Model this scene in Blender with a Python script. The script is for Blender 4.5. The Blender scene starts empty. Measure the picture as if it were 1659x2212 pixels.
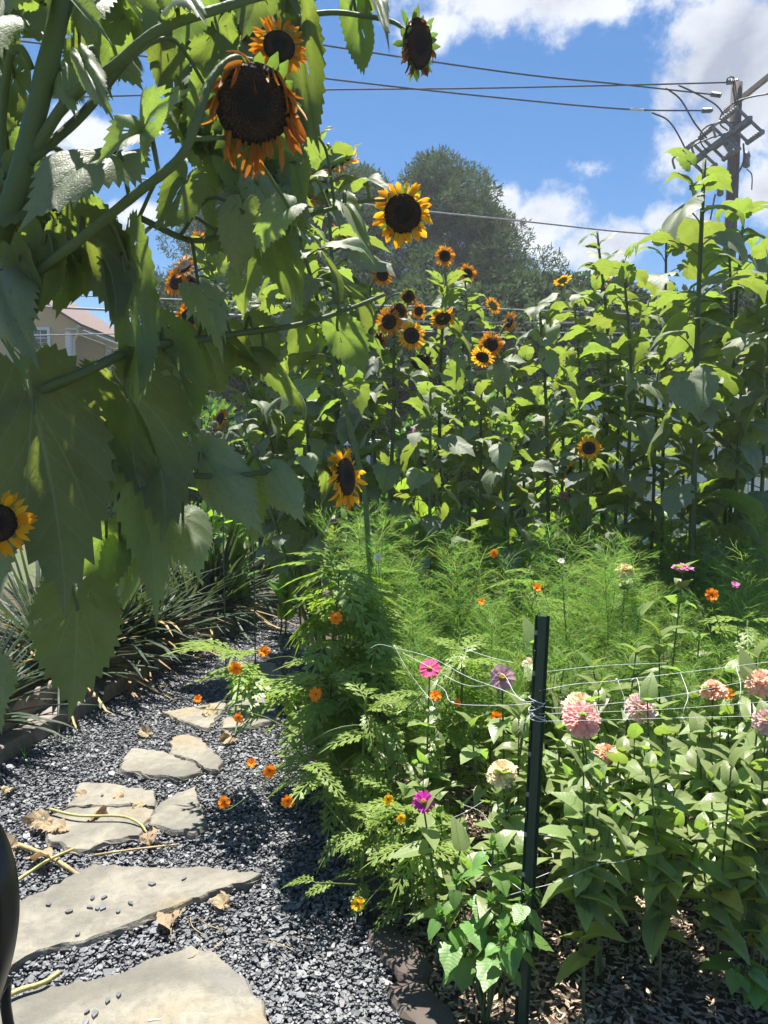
import bpy, math, random
import numpy as np
from mathutils import Vector, Matrix
C = bpy.context.scene.collection
R = math.radians
rnd = random.Random(7)
npr = np.random.default_rng(7)

# ------------------------------------------------------------------ camera, sky, sun, exposure
CAM_H, PITCH, LENS = 1.55, R(5.0), 26.0
F = LENS / 36.0 * 2212.0
cam_d = bpy.data.cameras.new("camera"); cam = bpy.data.objects.new("camera", cam_d); C.objects.link(cam)
cam.location = (0, 0, CAM_H); cam.rotation_euler = (R(90) - PITCH, 0, 0)
cam_d.sensor_fit = 'VERTICAL'; cam_d.sensor_height = 36.0; cam_d.lens = LENS
cam_d.clip_start = 0.02; cam_d.clip_end = 3000
bpy.context.scene.camera = cam
FWD = Vector((0, math.cos(PITCH), -math.sin(PITCH))); UPV = Vector((0, math.sin(PITCH), math.cos(PITCH)))
def ray(px, py):
    return Vector((1, 0, 0)) * ((px - 829.5) / F) + UPV * (-(py - 1106) / F) + FWD
def P(px, py, Y):                       # the point of the photo's pixel at distance Y
    d = ray(px, py); return Vector((0, 0, CAM_H)) + d * (Y / d.y)
def G(px, py, z=0.0):                   # the point of the photo's pixel at height z
    d = ray(px, py); return Vector((0, 0, CAM_H)) + d * ((z - CAM_H) / d.z)

SUN_AZ, SUN_EL = R(-12), R(73)
sun_dir = Vector((math.sin(SUN_AZ) * math.cos(SUN_EL), math.cos(SUN_AZ) * math.cos(SUN_EL), math.sin(SUN_EL)))
sd = bpy.data.lights.new("sun", 'SUN'); sun = bpy.data.objects.new("sun", sd); C.objects.link(sun)
sd.energy = 5.0; sd.angle = R(0.53); sd.color = (1.0, 0.95, 0.86)
sun.rotation_euler = sun_dir.to_track_quat('Z', 'Y').to_euler()
vs = bpy.context.scene.view_settings
vs.view_transform = 'Standard'; vs.look = 'None'; vs.gamma = 1.0; vs.exposure = 1.34
bpy.context.scene.cycles.max_bounces = 8
bpy.context.scene.cycles.transparent_max_bounces = 6

class NT:                               # small node-tree helper
    def __init__(s, tree): s.t = tree; s.n = tree.nodes; s.l = tree.links
    def node(s, typ, **kw):
        n = s.n.new(typ)
        for k, v in kw.items(): setattr(n, k, v)
        return n
    def set(s, sock, v):
        if hasattr(v, 'is_output'): s.l.new(v, sock)
        elif v is not None: sock.default_value = v
    def m(s, op, a, b=None, c=None, clamp=False):
        n = s.node('ShaderNodeMath', operation=op); n.use_clamp = clamp
        s.set(n.inputs[0], a); s.set(n.inputs[1], b)
        if c is not None: s.set(n.inputs[2], c)
        return n.outputs[0]
    def smooth(s, v, a, b):
        n = s.node('ShaderNodeMapRange', interpolation_type='SMOOTHSTEP')
        s.set(n.inputs['Value'], v); n.inputs['From Min'].default_value = a; n.inputs['From Max'].default_value = b
        return n.outputs['Result']
    def lin(s, v, a, b, c, d):
        n = s.node('ShaderNodeMapRange'); s.set(n.inputs['Value'], v)
        for k, x in zip(('From Min', 'From Max', 'To Min', 'To Max'), (a, b, c, d)): n.inputs[k].default_value = x
        return n.outputs['Result']
    def mix(s, f, a, b, blend='MIX'):
        n = s.node('ShaderNodeMix', data_type='RGBA', blend_type=blend)
        s.set(n.inputs[0], f)
        for q, v in ((n.inputs[6], a), (n.inputs[7], b)):
            s.set(q, (v[0], v[1], v[2], 1) if isinstance(v, tuple) else v)
        return n.outputs[2]
    def noise(s, vec, scale, detail=4, rough=0.55, dist=0.0):
        n = s.node('ShaderNodeTexNoise'); s.set(n.inputs['Vector'], vec)
        n.inputs['Scale'].default_value = scale; n.inputs['Detail'].default_value = detail
        n.inputs['Roughness'].default_value = rough; n.inputs['Distortion'].default_value = dist
        return n.outputs['Fac']

world = bpy.data.worlds.new("World"); bpy.context.scene.world = world; world.use_nodes = True
w = NT(world.node_tree); w.n.clear()
sky = w.node('ShaderNodeTexSky', sky_type='NISHITA'); sky.sun_disc = False
sky.sun_elevation = SUN_EL; sky.sun_rotation = SUN_AZ; sky.altitude = 300; sky.air_density = 1.0; sky.dust_density = 0.3; sky.ozone_density = 4.0
SKY_STR = 0.056
bg = w.node('ShaderNodeBackground')
hs = w.node('ShaderNodeHueSaturation'); hs.inputs['Saturation'].default_value = 1.28; hs.inputs['Value'].default_value = 1.0
w.l.new(sky.outputs[0], hs.inputs['Color']); w.l.new(hs.outputs[0], bg.inputs['Color']); bg.inputs['Strength'].default_value = SKY_STR
tc = w.node('ShaderNodeTexCoord'); sp = w.node('ShaderNodeSeparateXYZ'); w.l.new(tc.outputs['Generated'], sp.inputs[0])
den = w.m('ADD', sp.outputs[1], 1.001)
su = w.m('DIVIDE', sp.outputs[0], den); sv = w.m('DIVIDE', sp.outputs[2], den)
cv = w.node('ShaderNodeCombineXYZ'); w.set(cv.inputs[0], su); w.set(cv.inputs[1], sv)
def uv_of(px, py):
    d = ray(px, py).normalized(); return d.x / (1 + d.y), d.z / (1 + d.y)
# clouds as directions of the sky: centre, radii, greyness
clouds = [(1120, 0, 350, 140, .25), (960, 60, 130, 80, .1), (1290, 20, 120, 60, .1), (1560, 130, 230, 250, 1.0), (1500, 330, 170, 120, .5),
          (1600, -80, 260, 160, .9), (1270, 360, 210, 95, .1), (1180, 470, 240, 115, .2), (1090, 450, 110, 80, .1), (1300, 520, 190, 110, .3),
          (190, 300, 160, 85, .15), (300, 455, 90, 55, .2), (60, 330, 120, 70, .3), (660, 345, 60, 45, .1), (1650, 420, 110, 110, .3), (1450, 480, 120, 60, .3),
          (-400, 100, 300, 200, .5), (2100, 300, 300, 250, .6), (540, -420, 420, 200, .4), (1900, 650, 300, 120, .3)]
mask = None; grey = None
nz = w.noise(cv.outputs[0], 8.0, 10, 0.60, 0.25)
nzb = w.noise(cv.outputs[0], 34.0, 8, 0.65, 0.2)
nn = w.m('ADD', w.m('MULTIPLY', w.m('SUBTRACT', nz, 0.5), 3.0), w.m('MULTIPLY', w.m('SUBTRACT', nzb, 0.5), 1.5))
for (px, py, rx, ry, g) in clouds:
    u0, v0 = uv_of(px, py); u1 = uv_of(px + rx, py)[0]; v1 = uv_of(px, py - ry)[1]
    du = w.m('DIVIDE', w.m('SUBTRACT', su, u0), abs(u1 - u0)); dv = w.m('DIVIDE', w.m('SUBTRACT', sv, v0), abs(v1 - v0))
    rr = w.m('SQRT', w.m('ADD', w.m('MULTIPLY', du, du), w.m('MULTIPLY', dv, dv)))
    b = w.m('SUBTRACT', 0.65 if px == 1270 else 1.0, rr); b = w.m('MAXIMUM', b, -1.0)
    gg = w.m('MULTIPLY', w.m('MAXIMUM', w.m('ADD', b, 0.1), 0.0), g)
    mask = b if mask is None else w.m('MAXIMUM', mask, b)
    grey = gg if grey is None else w.m('MAXIMUM', grey, gg)
dens = w.m('ADD', mask, nn)
cm = w.smooth(dens, 0.05, 0.6)
n3 = w.noise(cv.outputs[0], 14.0, 6, 0.55, 0.3)
shade = w.m('ADD', w.m('MULTIPLY', grey, w.lin(n3, 0.3, 0.7, 0.5, 1.9)), w.m('MULTIPLY', w.m('MULTIPLY', w.smooth(n3, 0.45, 0.72), w.smooth(dens, 0.3, 1.0)), 0.55), clamp=True)
ccol = w.mix(shade, (0.43, 0.445, 0.47), (0.19, 0.21, 0.255))
cbg = w.node('ShaderNodeBackground'); w.l.new(ccol, cbg.inputs['Color']); cbg.inputs['Strength'].default_value = 0.95
mx = w.node('ShaderNodeMixShader'); w.set(mx.inputs[0], w.m('MULTIPLY', cm, 0.96)); w.l.new(bg.outputs[0], mx.inputs[1]); w.l.new(cbg.outputs[0], mx.inputs[2])
wo = w.node('ShaderNodeOutputWorld'); w.l.new(mx.outputs[0], wo.inputs['Surface'])

# ------------------------------------------------------------------ mesh helpers
class MB:
    def __init__(s): s.v = []; s.f = []; s.uv = []; s.n = 0; s.col = []
    def add(s, V, Fc, uv=None, col=None):
        V = np.asarray(V, float).reshape(-1, 3); k = s.n
        s.v.append(V); s.f.extend([tuple(i + k for i in f) for f in Fc])
        s.uv.append(np.zeros((len(V), 2)) if uv is None else np.asarray(uv, float))
        s.col.append(np.full(len(V), 0.5 if col is None else col)); s.n += len(V)
        return s
    def mesh(s, name, mat, smooth=True):
        me = bpy.data.meshes.new(name)
        V = np.concatenate(s.v) if s.v else np.zeros((0, 3))
        me.from_pydata(V.tolist(), [], s.f)
        if s.uv:
            UV = np.concatenate(s.uv); li = np.empty(len(me.loops), np.int32); me.loops.foreach_get('vertex_index', li)
            lay = me.uv_layers.new(name='UVMap'); lay.data.foreach_set('uv', UV[li].astype(np.float32).ravel())
            ca = me.attributes.new('tone', 'FLOAT', 'POINT'); ca.data.foreach_set('value', np.concatenate(s.col).astype(np.float32))
        me.polygons.foreach_set('use_smooth', [smooth] * len(me.polygons))
        me.materials.append(mat); me.update()
        return me
    def build(s, name, mat, parent=None, smooth=True, org=None):
        if org is not None: s.v = [v - np.array(org) for v in s.v]
        return link(name, s.mesh(name, mat, smooth), parent)
def link(name, me, parent=None, M=None):
    o = bpy.data.objects.new(name, me); C.objects.link(o)
    if parent is not None: o.parent = parent
    if M is not None: o.matrix_basis = M
    return o
def tag(o, label=None, cat=None, group=None, kind=None):
    if label: o['label'] = label
    if cat: o['category'] = cat
    if group: o['group'] = group
    if kind: o['kind'] = kind
    return o
def empty(name, loc, label, cat, group=None):
    o = bpy.data.objects.new(name, None); o.empty_display_size = 0.1; o.location = loc; C.objects.link(o)
    return tag(o, label, cat, group)
def copy_tree(o, parent=None):
    c = o.copy(); C.objects.link(c)
    if parent is not None: c.parent = parent
    for ch in list(o.children): copy_tree(ch, c)
    return c
def tf(M, V): V = np.asarray(V, float); A = np.array(M); return V @ A[:3, :3].T + A[:3, 3]
def frame(pos, y, hint, s=(1, 1, 1)):
    y = Vector(y).normalized(); h = Vector(hint); z = h - y * h.dot(y)
    if z.length < 1e-4: z = y.orthogonal()
    z.normalize(); x = y.cross(z)
    M = Matrix.Identity(4)
    for i, (c, k) in enumerate(zip((x, y, z), s)):
        for j in range(3): M[j][i] = c[j] * k
    for j in range(3): M[j][3] = pos[j]
    return M
def face_frame(pos, z, s=1.0, up=(0, 0, 1), spin=0.0):   # local Z = facing, local Y as near up as it goes
    z = Vector(z).normalized(); u = Vector(up); y = u - z * u.dot(z)
    if y.length < 1e-3: y = z.orthogonal()
    M = frame(pos, y, z, (s, s, s))
    return M @ Matrix.Rotation(spin, 4, 'Z')
def curve_pts(pts, n=6):                # Catmull-Rom through points
    p = [Vector(q) for q in pts]
    if len(p) < 3: return [p[0].lerp(p[1], i / n) for i in range(n + 1)]
    q = [p[0] * 2 - p[1]] + p + [p[-1] * 2 - p[-2]]; out = []
    for i in range(1, len(q) - 2):
        a, b, c, d = q[i - 1:i + 3]
        for k in range(n):
            t = k / n
            out.append(0.5 * (2 * b + (c - a) * t + (2 * a - 5 * b + 4 * c - d) * t * t + (3 * b - a - 3 * c + d) * t ** 3))
    return out + [p[-1]]
def tube(mb, pts, r0, r1=None, sides=7, n=5, smooth=True, cap=True, rough=0.0):
    r1 = r0 if r1 is None else r1
    p = curve_pts(pts, n) if smooth else [Vector(q) for q in pts]
    m = len(p); V = []; Fc = []; prev = None
    for i, q in enumerate(p):
        t = (p[min(i + 1, m - 1)] - p[max(i - 1, 0)])
        t = t.normalized() if t.length > 1e-9 else Vector((0, 0, 1))
        a = t.orthogonal() if prev is None else prev - t * prev.dot(t)
        if a.length < 1e-6: a = t.orthogonal()
        a.normalize(); prev = a; b = t.cross(a)
        rr = (r0 + (r1 - r0) * i / (m - 1)) * (1 + rough * 1.2 * (rnd.random() - .35) * (i % 3 == 0))
        for k in range(sides):
            ang = 2 * math.pi * k / sides; e = rr * (1 + rough * (rnd.random() - .5))
            V.append(q + a * (e * math.cos(ang)) + b * (e * math.sin(ang)))
    for i in range(m - 1):
        for k in range(sides):
            k2 = (k + 1) % sides
            Fc.append((i * sides + k, i * sides + k2, (i + 1) * sides + k2, (i + 1) * sides + k))
    if cap: Fc.append(tuple(range(sides - 1, -1, -1))); Fc.append(tuple((m - 1) * sides + k for k in range(sides)))
    mb.add([tuple(v) for v in V], Fc); return p
def box(mb, c, s, M=None, bev=0.0, col=None):
    sx, sy, sz = s[0] / 2, s[1] / 2, s[2] / 2
    if bev <= 0:
        V = [(x, y, z) for z in (-sz, sz) for y in (-sy, sy) for x in (-sx, sx)]
        Fc = [(0, 2, 3, 1), (4, 5, 7, 6), (0, 1, 5, 4), (2, 6, 7, 3), (0, 4, 6, 2), (1, 3, 7, 5)]
    else:
        prof = []
        for (ix, iy) in ((1, 1), (-1, 1), (-1, -1), (1, -1)):
            q = [(ix * sx, iy * (sy - bev)), (ix * (sx - bev), iy * sy)]
            prof += q if ix * iy > 0 else q[::-1]
        V = []; L = [(-sz, bev), (-sz + bev, 0), (sz - bev, 0), (sz, bev)]
        for z, ins in L:
            for x, y in prof: V.append((x * (1 - ins / sx), y * (1 - ins / sy), z))
        Fc = [tuple(range(7, -1, -1)), tuple(range(24, 32))]
        for r in range(3):
            for k in range(8): Fc.append((r * 8 + k, r * 8 + (k + 1) % 8, (r + 1) * 8 + (k + 1) % 8, (r + 1) * 8 + k))
    V = np.array(V)
    V = tf(M, V + np.array(c)) if M is not None else V + np.array(c)
    mb.add(V, Fc, col=col); return mb
def prism(mb, poly, z0, z1, axis=None):  # polygon (x,y) extruded, or along a matrix
    n = len(poly); V = [(x, y, z0) for x, y in poly] + [(x, y, z1) for x, y in poly]
    Fc = [tuple(range(n - 1, -1, -1)), tuple(range(n, 2 * n))] + [(i, (i + 1) % n, n + (i + 1) % n, n + i) for i in range(n)]
    V = np.array(V, float)
    mb.add(tf(axis, V) if axis is not None else V, Fc); return mb
def lathe(mb, prof, sides=16, M=None):
    V = []; Fc = []
    for r, z in prof:
        for k in range(sides):
            a = 2 * math.pi * k / sides; V.append((r * math.cos(a), r * math.sin(a), z))
    for i in range(len(prof) - 1):
        for k in range(sides):
            k2 = (k + 1) % sides; Fc.append((i * sides + k, i * sides + k2, (i + 1) * sides + k2, (i + 1) * sides + k))
    Fc.append(tuple(range(sides - 1, -1, -1))); Fc.append(tuple((len(prof) - 1) * sides + k for k in range(sides)))
    V = np.array(V); mb.add(tf(M, V) if M is not None else V, Fc); return mb

# ------------------------------------------------------------------ materials
def new_mat(name):
    m = bpy.data.materials.new(name); m.use_nodes = True; t = NT(m.node_tree); t.n.clear()
    out = t.node('ShaderNodeOutputMaterial'); return m, t, out
def simple(name, col, rough=0.6, metal=0.0, var=0.15, scale=12.0, bump=0.0, col2=None, spec=0.5, coord='Object', bscale=None, stretch=None):
    m, t, out = new_mat(name); b = t.node('ShaderNodeBsdfPrincipled')
    tc = t.node('ShaderNodeTexCoord'); vec = tc.outputs[coord]
    if stretch:
        mp = t.node('ShaderNodeMapping'); mp.inputs['Scale'].default_value = stretch; t.l.new(vec, mp.inputs[0]); vec = mp.outputs[0]
    nz = t.noise(vec, scale, 5, 0.6)
    c2 = col2 if col2 else tuple(c * (1 - var * 2) for c in col)
    c1 = col if col2 else tuple(min(1, c * (1 + var)) for c in col)
    t.l.new(t.mix(t.smooth(nz, 0.3, 0.7), c1, c2), b.inputs['Base Color'])
    b.inputs['Roughness'].default_value = rough; b.inputs['Metallic'].default_value = metal; b.inputs['Specular IOR Level'].default_value = spec
    if bump:
        bp = t.node('ShaderNodeBump'); bp.inputs['Strength'].default_value = bump; bp.inputs['Distance'].default_value = 0.01
        t.set(bp.inputs['Height'], t.noise(vec, bscale or scale * 4, 6, 0.65)); t.l.new(bp.outputs[0], b.inputs['Normal'])
    t.l.new(b.outputs[0], out.inputs[0]); return m
def leafy(name, top, under, trans, rough=0.45, veins=0, tmix=0.42, vein_col=None, spot=None, hue=0.5, spec=0.4, bump=0.35):
    """plant tissue: two-sided colour, translucency, veins in the leaf's own UV, one tone per leaf"""
    m, t, out = new_mat(name); b = t.node('ShaderNodeBsdfPrincipled'); tr = t.node('ShaderNodeBsdfTranslucent')
    g = t.node('ShaderNodeNewGeometry'); oi = t.node('ShaderNodeObjectInfo'); uvn = t.node('ShaderNodeUVMap')
    s = t.node('ShaderNodeSeparateXYZ'); t.l.new(uvn.outputs[0], s.inputs[0]); ux, uy = s.outputs[0], s.outputs[1]
    rn = t.m('FRACT', t.m('ADD', g.outputs['Random Per Island'], oi.outputs['Random']))
    tc = t.node('ShaderNodeTexCoord')
    nz = t.noise(tc.outputs['Object'], 7.0, 5, 0.6)
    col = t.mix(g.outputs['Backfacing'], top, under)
    val = t.m('ADD', 0.72, t.m('ADD', t.m('MULTIPLY', rn, 0.36), t.m('MULTIPLY', nz, 0.42)))
    hsv = t.node('ShaderNodeHueSaturation'); t.set(hsv.inputs['Value'], val)
    t.set(hsv.inputs['Hue'], t.m('ADD', 0.5 - 0.012, t.m('MULTIPLY', rn, 0.024 * hue * 2)))
    t.l.new(col, hsv.inputs['Color']); base = hsv.outputs[0]
    hst = t.node('ShaderNodeHueSaturation'); t.set(hst.inputs['Value'], val); hst.inputs['Color'].default_value = (*trans, 1)
    t.set(hst.inputs['Hue'], t.m('ADD', 0.5 - 0.015, t.m('MULTIPLY', rn, 0.03 * hue * 2))); tcol = hst.outputs[0]
    height = t.noise(tc.outputs['Object'], 40.0, 3, 0.6)
    if veins:
        ax = t.m('ABSOLUTE', ux)
        wid = t.m('MULTIPLY', t.m('SUBTRACT', 1.15, uy), 0.016)
        mid = t.smooth(t.m('DIVIDE', ax, wid), 1.3, 0.4)
        v = mid
        if veins == 2:                   # sunflower: two strong side veins from the base
            side = t.m('ABSOLUTE', t.m('SUBTRACT', ax, t.m('MULTIPLY', t.m('SUBTRACT', uy, t.m('MULTIPLY', uy, t.m('MULTIPLY', uy, 0.55))), 0.62)))
            v = t.m('MAXIMUM', v, t.m('MULTIPLY', t.smooth(side, 0.011, 0.004), t.smooth(uy, 0.62, 0.3)))
        ph = t.m('FRACT', t.m('MULTIPLY', t.m('SUBTRACT', uy, t.m('MULTIPLY', ax, 0.75)), 7.0 if veins == 2 else 9.0))
        tri = t.m('ABSOLUTE', t.m('SUBTRACT', ph, 0.5))
        sec = t.smooth(tri, 0.07, 0.02)
        v = t.m('MAXIMUM', v, t.m('MULTIPLY', sec, 0.45))
        vc = vein_col or tuple(min(1, c * 2.2 + 0.03) for c in top)
        base = t.mix(t.m('MULTIPLY', v, 0.8 if veins == 2 else 0.35), base, vc)
        tcol = t.mix(t.m('MULTIPLY', v, 0.45), tcol, tuple(c * 0.45 for c in trans))
        quilt = t.m('MULTIPLY', t.m('ADD', t.m('MULTIPLY', t.m('SUBTRACT', 0.5, tri), 1.2), t.m('MULTIPLY', v, -0.8)), 1.0 if veins == 2 else 0.25)
        height = t.m('ADD', t.m('MULTIPLY', height, 0.6), quilt)
        if veins == 2:
            vo = t.node('ShaderNodeTexVoronoi', feature='DISTANCE_TO_EDGE'); vo.inputs['Scale'].default_value = 26.0; t.l.new(uvn.outputs[0], vo.inputs['Vector'])
            cell = t.smooth(vo.outputs['Distance'], 0.0, 0.16); height = t.m('ADD', height, t.m('MULTIPLY', cell, 0.5))
            base = t.mix(t.m('MULTIPLY', t.m('SUBTRACT', 1.0, cell), 0.16), base, vc); tcol = t.mix(t.m('MULTIPLY', t.m('SUBTRACT', 1.0, cell), 0.3), tcol, tuple(c * .5 for c in trans))
    if spot:
        sp_ = t.noise(tc.outputs['Object'], 9.0, 4, 0.7); k = t.smooth(sp_, 0.60, 0.68)
        base = t.mix(t.m('MULTIPLY', k, 0.7), base, spot); tcol = t.mix(t.m('MULTIPLY', k, 0.6), tcol, spot)
    bp = t.node('ShaderNodeBump'); bp.inputs['Strength'].default_value = bump; bp.inputs['Distance'].default_value = 0.004
    t.set(bp.inputs['Height'], height); t.l.new(bp.outputs[0], b.inputs['Normal']); t.l.new(bp.outputs[0], tr.inputs['Normal'])
    t.l.new(base, b.inputs['Base Color']); t.l.new(tcol, tr.inputs['Color'])
    b.inputs['Roughness'].default_value = rough; b.inputs['Specular IOR Level'].default_value = spec
    x = t.node('ShaderNodeMixShader'); x.inputs[0].default_value = tmix
    t.l.new(b.outputs[0], x.inputs[1]); t.l.new(tr.outputs[0], x.inputs[2]); t.l.new(x.outputs[0], out.inputs[0]); return m
MAT = {}
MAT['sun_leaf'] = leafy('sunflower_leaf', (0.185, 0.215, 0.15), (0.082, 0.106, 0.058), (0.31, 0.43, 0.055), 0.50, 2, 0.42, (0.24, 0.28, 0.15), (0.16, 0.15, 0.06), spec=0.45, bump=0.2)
MAT['zin_leaf'] = leafy('zinnia_leaf', (0.20, 0.25, 0.10), (0.125, 0.17, 0.07), (0.34, 0.52, 0.07), 0.38, 1, 0.38, (0.20, 0.28, 0.10), (0.29, 0.29, 0.18), hue=0.6, spec=0.5)
MAT['thread'] = leafy('cosmos_thread_foliage', (0.23, 0.30, 0.085), (0.23, 0.30, 0.085), (0.42, 0.54, 0.08), 0.55, 0, 0.4, hue=1.6, spec=0.25)
MAT['fern'] = leafy('fern_cosmos_foliage', (0.20, 0.275, 0.07), (0.17, 0.24, 0.075), (0.34, 0.52, 0.05), 0.42, 0, 0.4)
MAT['copper'] = leafy('serrated_leaf', (0.12, 0.235, 0.06), (0.12, 0.21, 0.06), (0.28, 0.50, 0.05), 0.4, 1, 0.36, (0.25, 0.40, 0.13))
MAT['sword'] = leafy('sword_leaf', (0.044, 0.068, 0.042), (0.044, 0.068, 0.045), (0.10, 0.15, 0.035), 0.5, 0, 0.25, spec=0.4)
MAT['dead_sword'] = leafy('dry_sword_leaf', (0.34, 0.24, 0.11), (0.34, 0.24, 0.11), (0.4, 0.25, 0.08), 0.55, 0, 0.25)
MAT['canna'] = leafy('broad_leaf', (0.09, 0.19, 0.04), (0.10, 0.19, 0.05), (0.34, 0.55, 0.04), 0.38, 1, 0.45)
MAT['tree_leaf'] = leafy('tree_foliage', (0.052, 0.078, 0.040), (0.052, 0.078, 0.040), (0.10, 0.14, 0.035), 0.75, 0, 0.25, hue=1.5, spec=0.12)
MAT['bush_leaf'] = leafy('bush_foliage', (0.06, 0.11, 0.035), (0.07, 0.12, 0.04), (0.20, 0.33, 0.035), 0.45, 0, 0.38, hue=1.0)
MAT['dry_leaf'] = leafy('dry_leaf', (0.33, 0.25, 0.155), (0.36, 0.28, 0.18), (0.4, 0.25, 0.1), 0.7, 1, 0.2, (0.22, 0.15, 0.08), (0.16, 0.10, 0.05), bump=0.8)
MAT['stem'] = leafy('green_stem', (0.095, 0.13, 0.058), (0.095, 0.13, 0.058), (0.24, 0.34, 0.06), 0.6, 0, 0.10, bump=1.0, spec=0.3)
MAT['thin_stem'] = leafy('thin_green_stem', (0.11, 0.17, 0.05), (0.11, 0.17, 0.05), (0.2, 0.3, 0.05), 0.5, 0, 0.15)
MAT['sepal'] = leafy('sepal', (0.13, 0.21, 0.07), (0.12, 0.2, 0.07), (0.26, 0.42, 0.05), 0.5, 0, 0.3)
def petal(name, col, tr=None, tmix=0.45): return leafy(name, col, tuple(c * .9 for c in col), tr or tuple(min(1, c * 1.1) for c in col), 0.5, 0, tmix, hue=0.3, spec=0.25)
MAT['yellow'] = petal('golden_petal', (0.80, 0.40, 0.015), (0.95, 0.50, 0.02))
MAT['amber'] = petal('amber_petal', (0.62, 0.24, 0.012), (0.80, 0.32, 0.015))
MAT['rusty_petal'] = petal('rusty_wilted_petal', (0.40, 0.155, 0.022), (0.52, 0.20, 0.02), 0.35)
MAT['brown_petal'] = petal('shrivelled_petal', (0.20, 0.09, 0.025), (0.3, 0.12, 0.02), 0.25)
MAT['orange'] = petal('orange_petal', (1.0, 0.34, 0.010), (1.0, 0.36, 0.01), 0.25)
MAT['lemon'] = petal('lemon_petal', (0.88, 0.60, 0.02), (1.0, 0.7, 0.02), 0.35)
MAT['magenta'] = petal('magenta_petal', (0.66, 0.045, 0.42), None, 0.35)
MAT['hotpink'] = petal('hot_pink_petal', (0.80, 0.10, 0.26), None, 0.35)
MAT['mauve'] = petal('dusty_mauve_petal', (0.52, 0.30, 0.36), None, 0.3)
MAT['peach'] = petal('peach_petal', (0.86, 0.55, 0.38), None, 0.3)
MAT['salmon'] = petal('salmon_pink_petal', (0.88, 0.50, 0.43), None, 0.3)
MAT['cream'] = petal('cream_petal', (0.82, 0.70, 0.44), None, 0.3)
MAT['palepink'] = petal('pale_pink_petal', (0.76, 0.54, 0.49), None, 0.35)
MAT['white'] = petal('white_petal', (0.80, 0.80, 0.76), None, 0.35)
MAT['pink'] = petal('pink_petal', (0.66, 0.22, 0.46), None, 0.35)
def disc_mat():                         # florets in two families of spirals, a browner ring outside the centre
    m, t, out = new_mat('seed_disc'); b = t.node('ShaderNodeBsdfPrincipled'); tc = t.node('ShaderNodeTexCoord'); s = t.node('ShaderNodeSeparateXYZ'); t.l.new(tc.outputs['Object'], s.inputs[0])
    th = t.m('ARCTAN2', s.outputs[1], s.outputs[0]); rr = t.m('SQRT', t.m('ADD', t.m('MULTIPLY', s.outputs[0], s.outputs[0]), t.m('MULTIPLY', s.outputs[1], s.outputs[1])))
    sq = t.m('MULTIPLY', t.m('SQRT', rr), 46.0)
    h = t.m('MULTIPLY', t.m('SINE', t.m('ADD', t.m('MULTIPLY', th, 21.0), sq)), t.m('SINE', t.m('SUBTRACT', t.m('MULTIPLY', th, 34.0), sq)))
    ring = t.m('MULTIPLY', t.smooth(rr, 0.35, 0.62), t.smooth(rr, 0.98, 0.74)); nz = t.noise(tc.outputs['Object'], 5.0, 4)
    c = t.mix(t.m('MULTIPLY', ring, t.m('ADD', nz, 0.25)), (0.030, 0.019, 0.014), (0.12, 0.058, 0.024)); c = t.mix(t.m('MULTIPLY', t.smooth(h, 0.2, 0.9), 0.6), c, (0.10, 0.062, 0.038))
    t.l.new(c, b.inputs['Base Color']); b.inputs['Roughness'].default_value = 0.9; bp = t.node('ShaderNodeBump'); bp.inputs['Strength'].default_value = 1.0; bp.inputs['Distance'].default_value = 0.05
    t.set(bp.inputs['Height'], t.m('ADD', h, t.noise(tc.outputs['Object'], 25.0, 3))); t.l.new(bp.outputs[0], b.inputs['Normal']); t.l.new(b.outputs[0], out.inputs[0]); return m
MAT['disc'] = disc_mat()
MAT['disc_gold'] = simple('gold_centre', (0.62, 0.36, 0.03), 0.8, scale=80, bump=0.8, col2=(0.35, 0.12, 0.02))
MAT['string'] = simple('white_string', (0.80, 0.80, 0.78), 0.6)
MAT['twine'] = simple('dark_twine', (0.08, 0.09, 0.085), 0.8)
MAT['post'] = simple('green_enamel', (0.010, 0.042, 0.026), 0.38, scale=30, bump=0.08, col2=(0.018, 0.05, 0.032))
MAT['rust'] = simple('chipped_metal', (0.5, 0.48, 0.40), 0.5)
MAT['black'] = simple('black_plastic', (0.022, 0.022, 0.023), 0.42, scale=9, col2=(0.022, 0.021, 0.02))
MAT['bark'] = simple('bark', (0.07, 0.052, 0.04), 0.9, scale=6, bump=0.8)
MAT['pole'] = simple('weathered_pole_wood', (0.10, 0.080, 0.066), 0.85, scale=5, bump=0.6, stretch=(6, 6, 0.4))
MAT['arm'] = simple('crossarm_wood', (0.34, 0.28, 0.22), 0.8, scale=4, bump=0.4)
MAT['galv'] = simple('galvanised_steel', (0.20, 0.205, 0.215), 0.45, 0.6)
MAT['insul'] = simple('grey_insulator', (0.15, 0.15, 0.16), 0.4)
MAT['wire'] = simple('dark_cable', (0.045, 0.05, 0.055), 0.5, 0.2)
MAT['cable'] = simple('grey_cable', (0.30, 0.31, 0.33), 0.45, 0.2)
MAT['trim'] = simple('white_trim_paint', (0.72, 0.72, 0.71), 0.5, var=.05)
MAT['gutter'] = simple('cream_gutter_paint', (0.62, 0.57, 0.48), 0.45, var=.05)
MAT['shingle'] = simple('roof_shingle', (0.17, 0.12, 0.105), 0.9, scale=4, bump=0.7, stretch=(2, 2, 9))
MAT['dark_roof'] = simple('dark_flashing', (0.035, 0.035, 0.037), 0.6)
MAT['glass'] = simple('dark_window_glass', (0.02, 0.025, 0.03), 0.08, spec=0.8)
MAT['car_paint'] = simple('white_car_paint', (0.78, 0.79, 0.80), 0.25, var=.02)
MAT['rubber'] = simple('tyre_rubber', (0.02, 0.02, 0.02), 0.8)
MAT['lamp_red'] = simple('red_lens', (0.35, 0.02, 0.02), 0.2)
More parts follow.
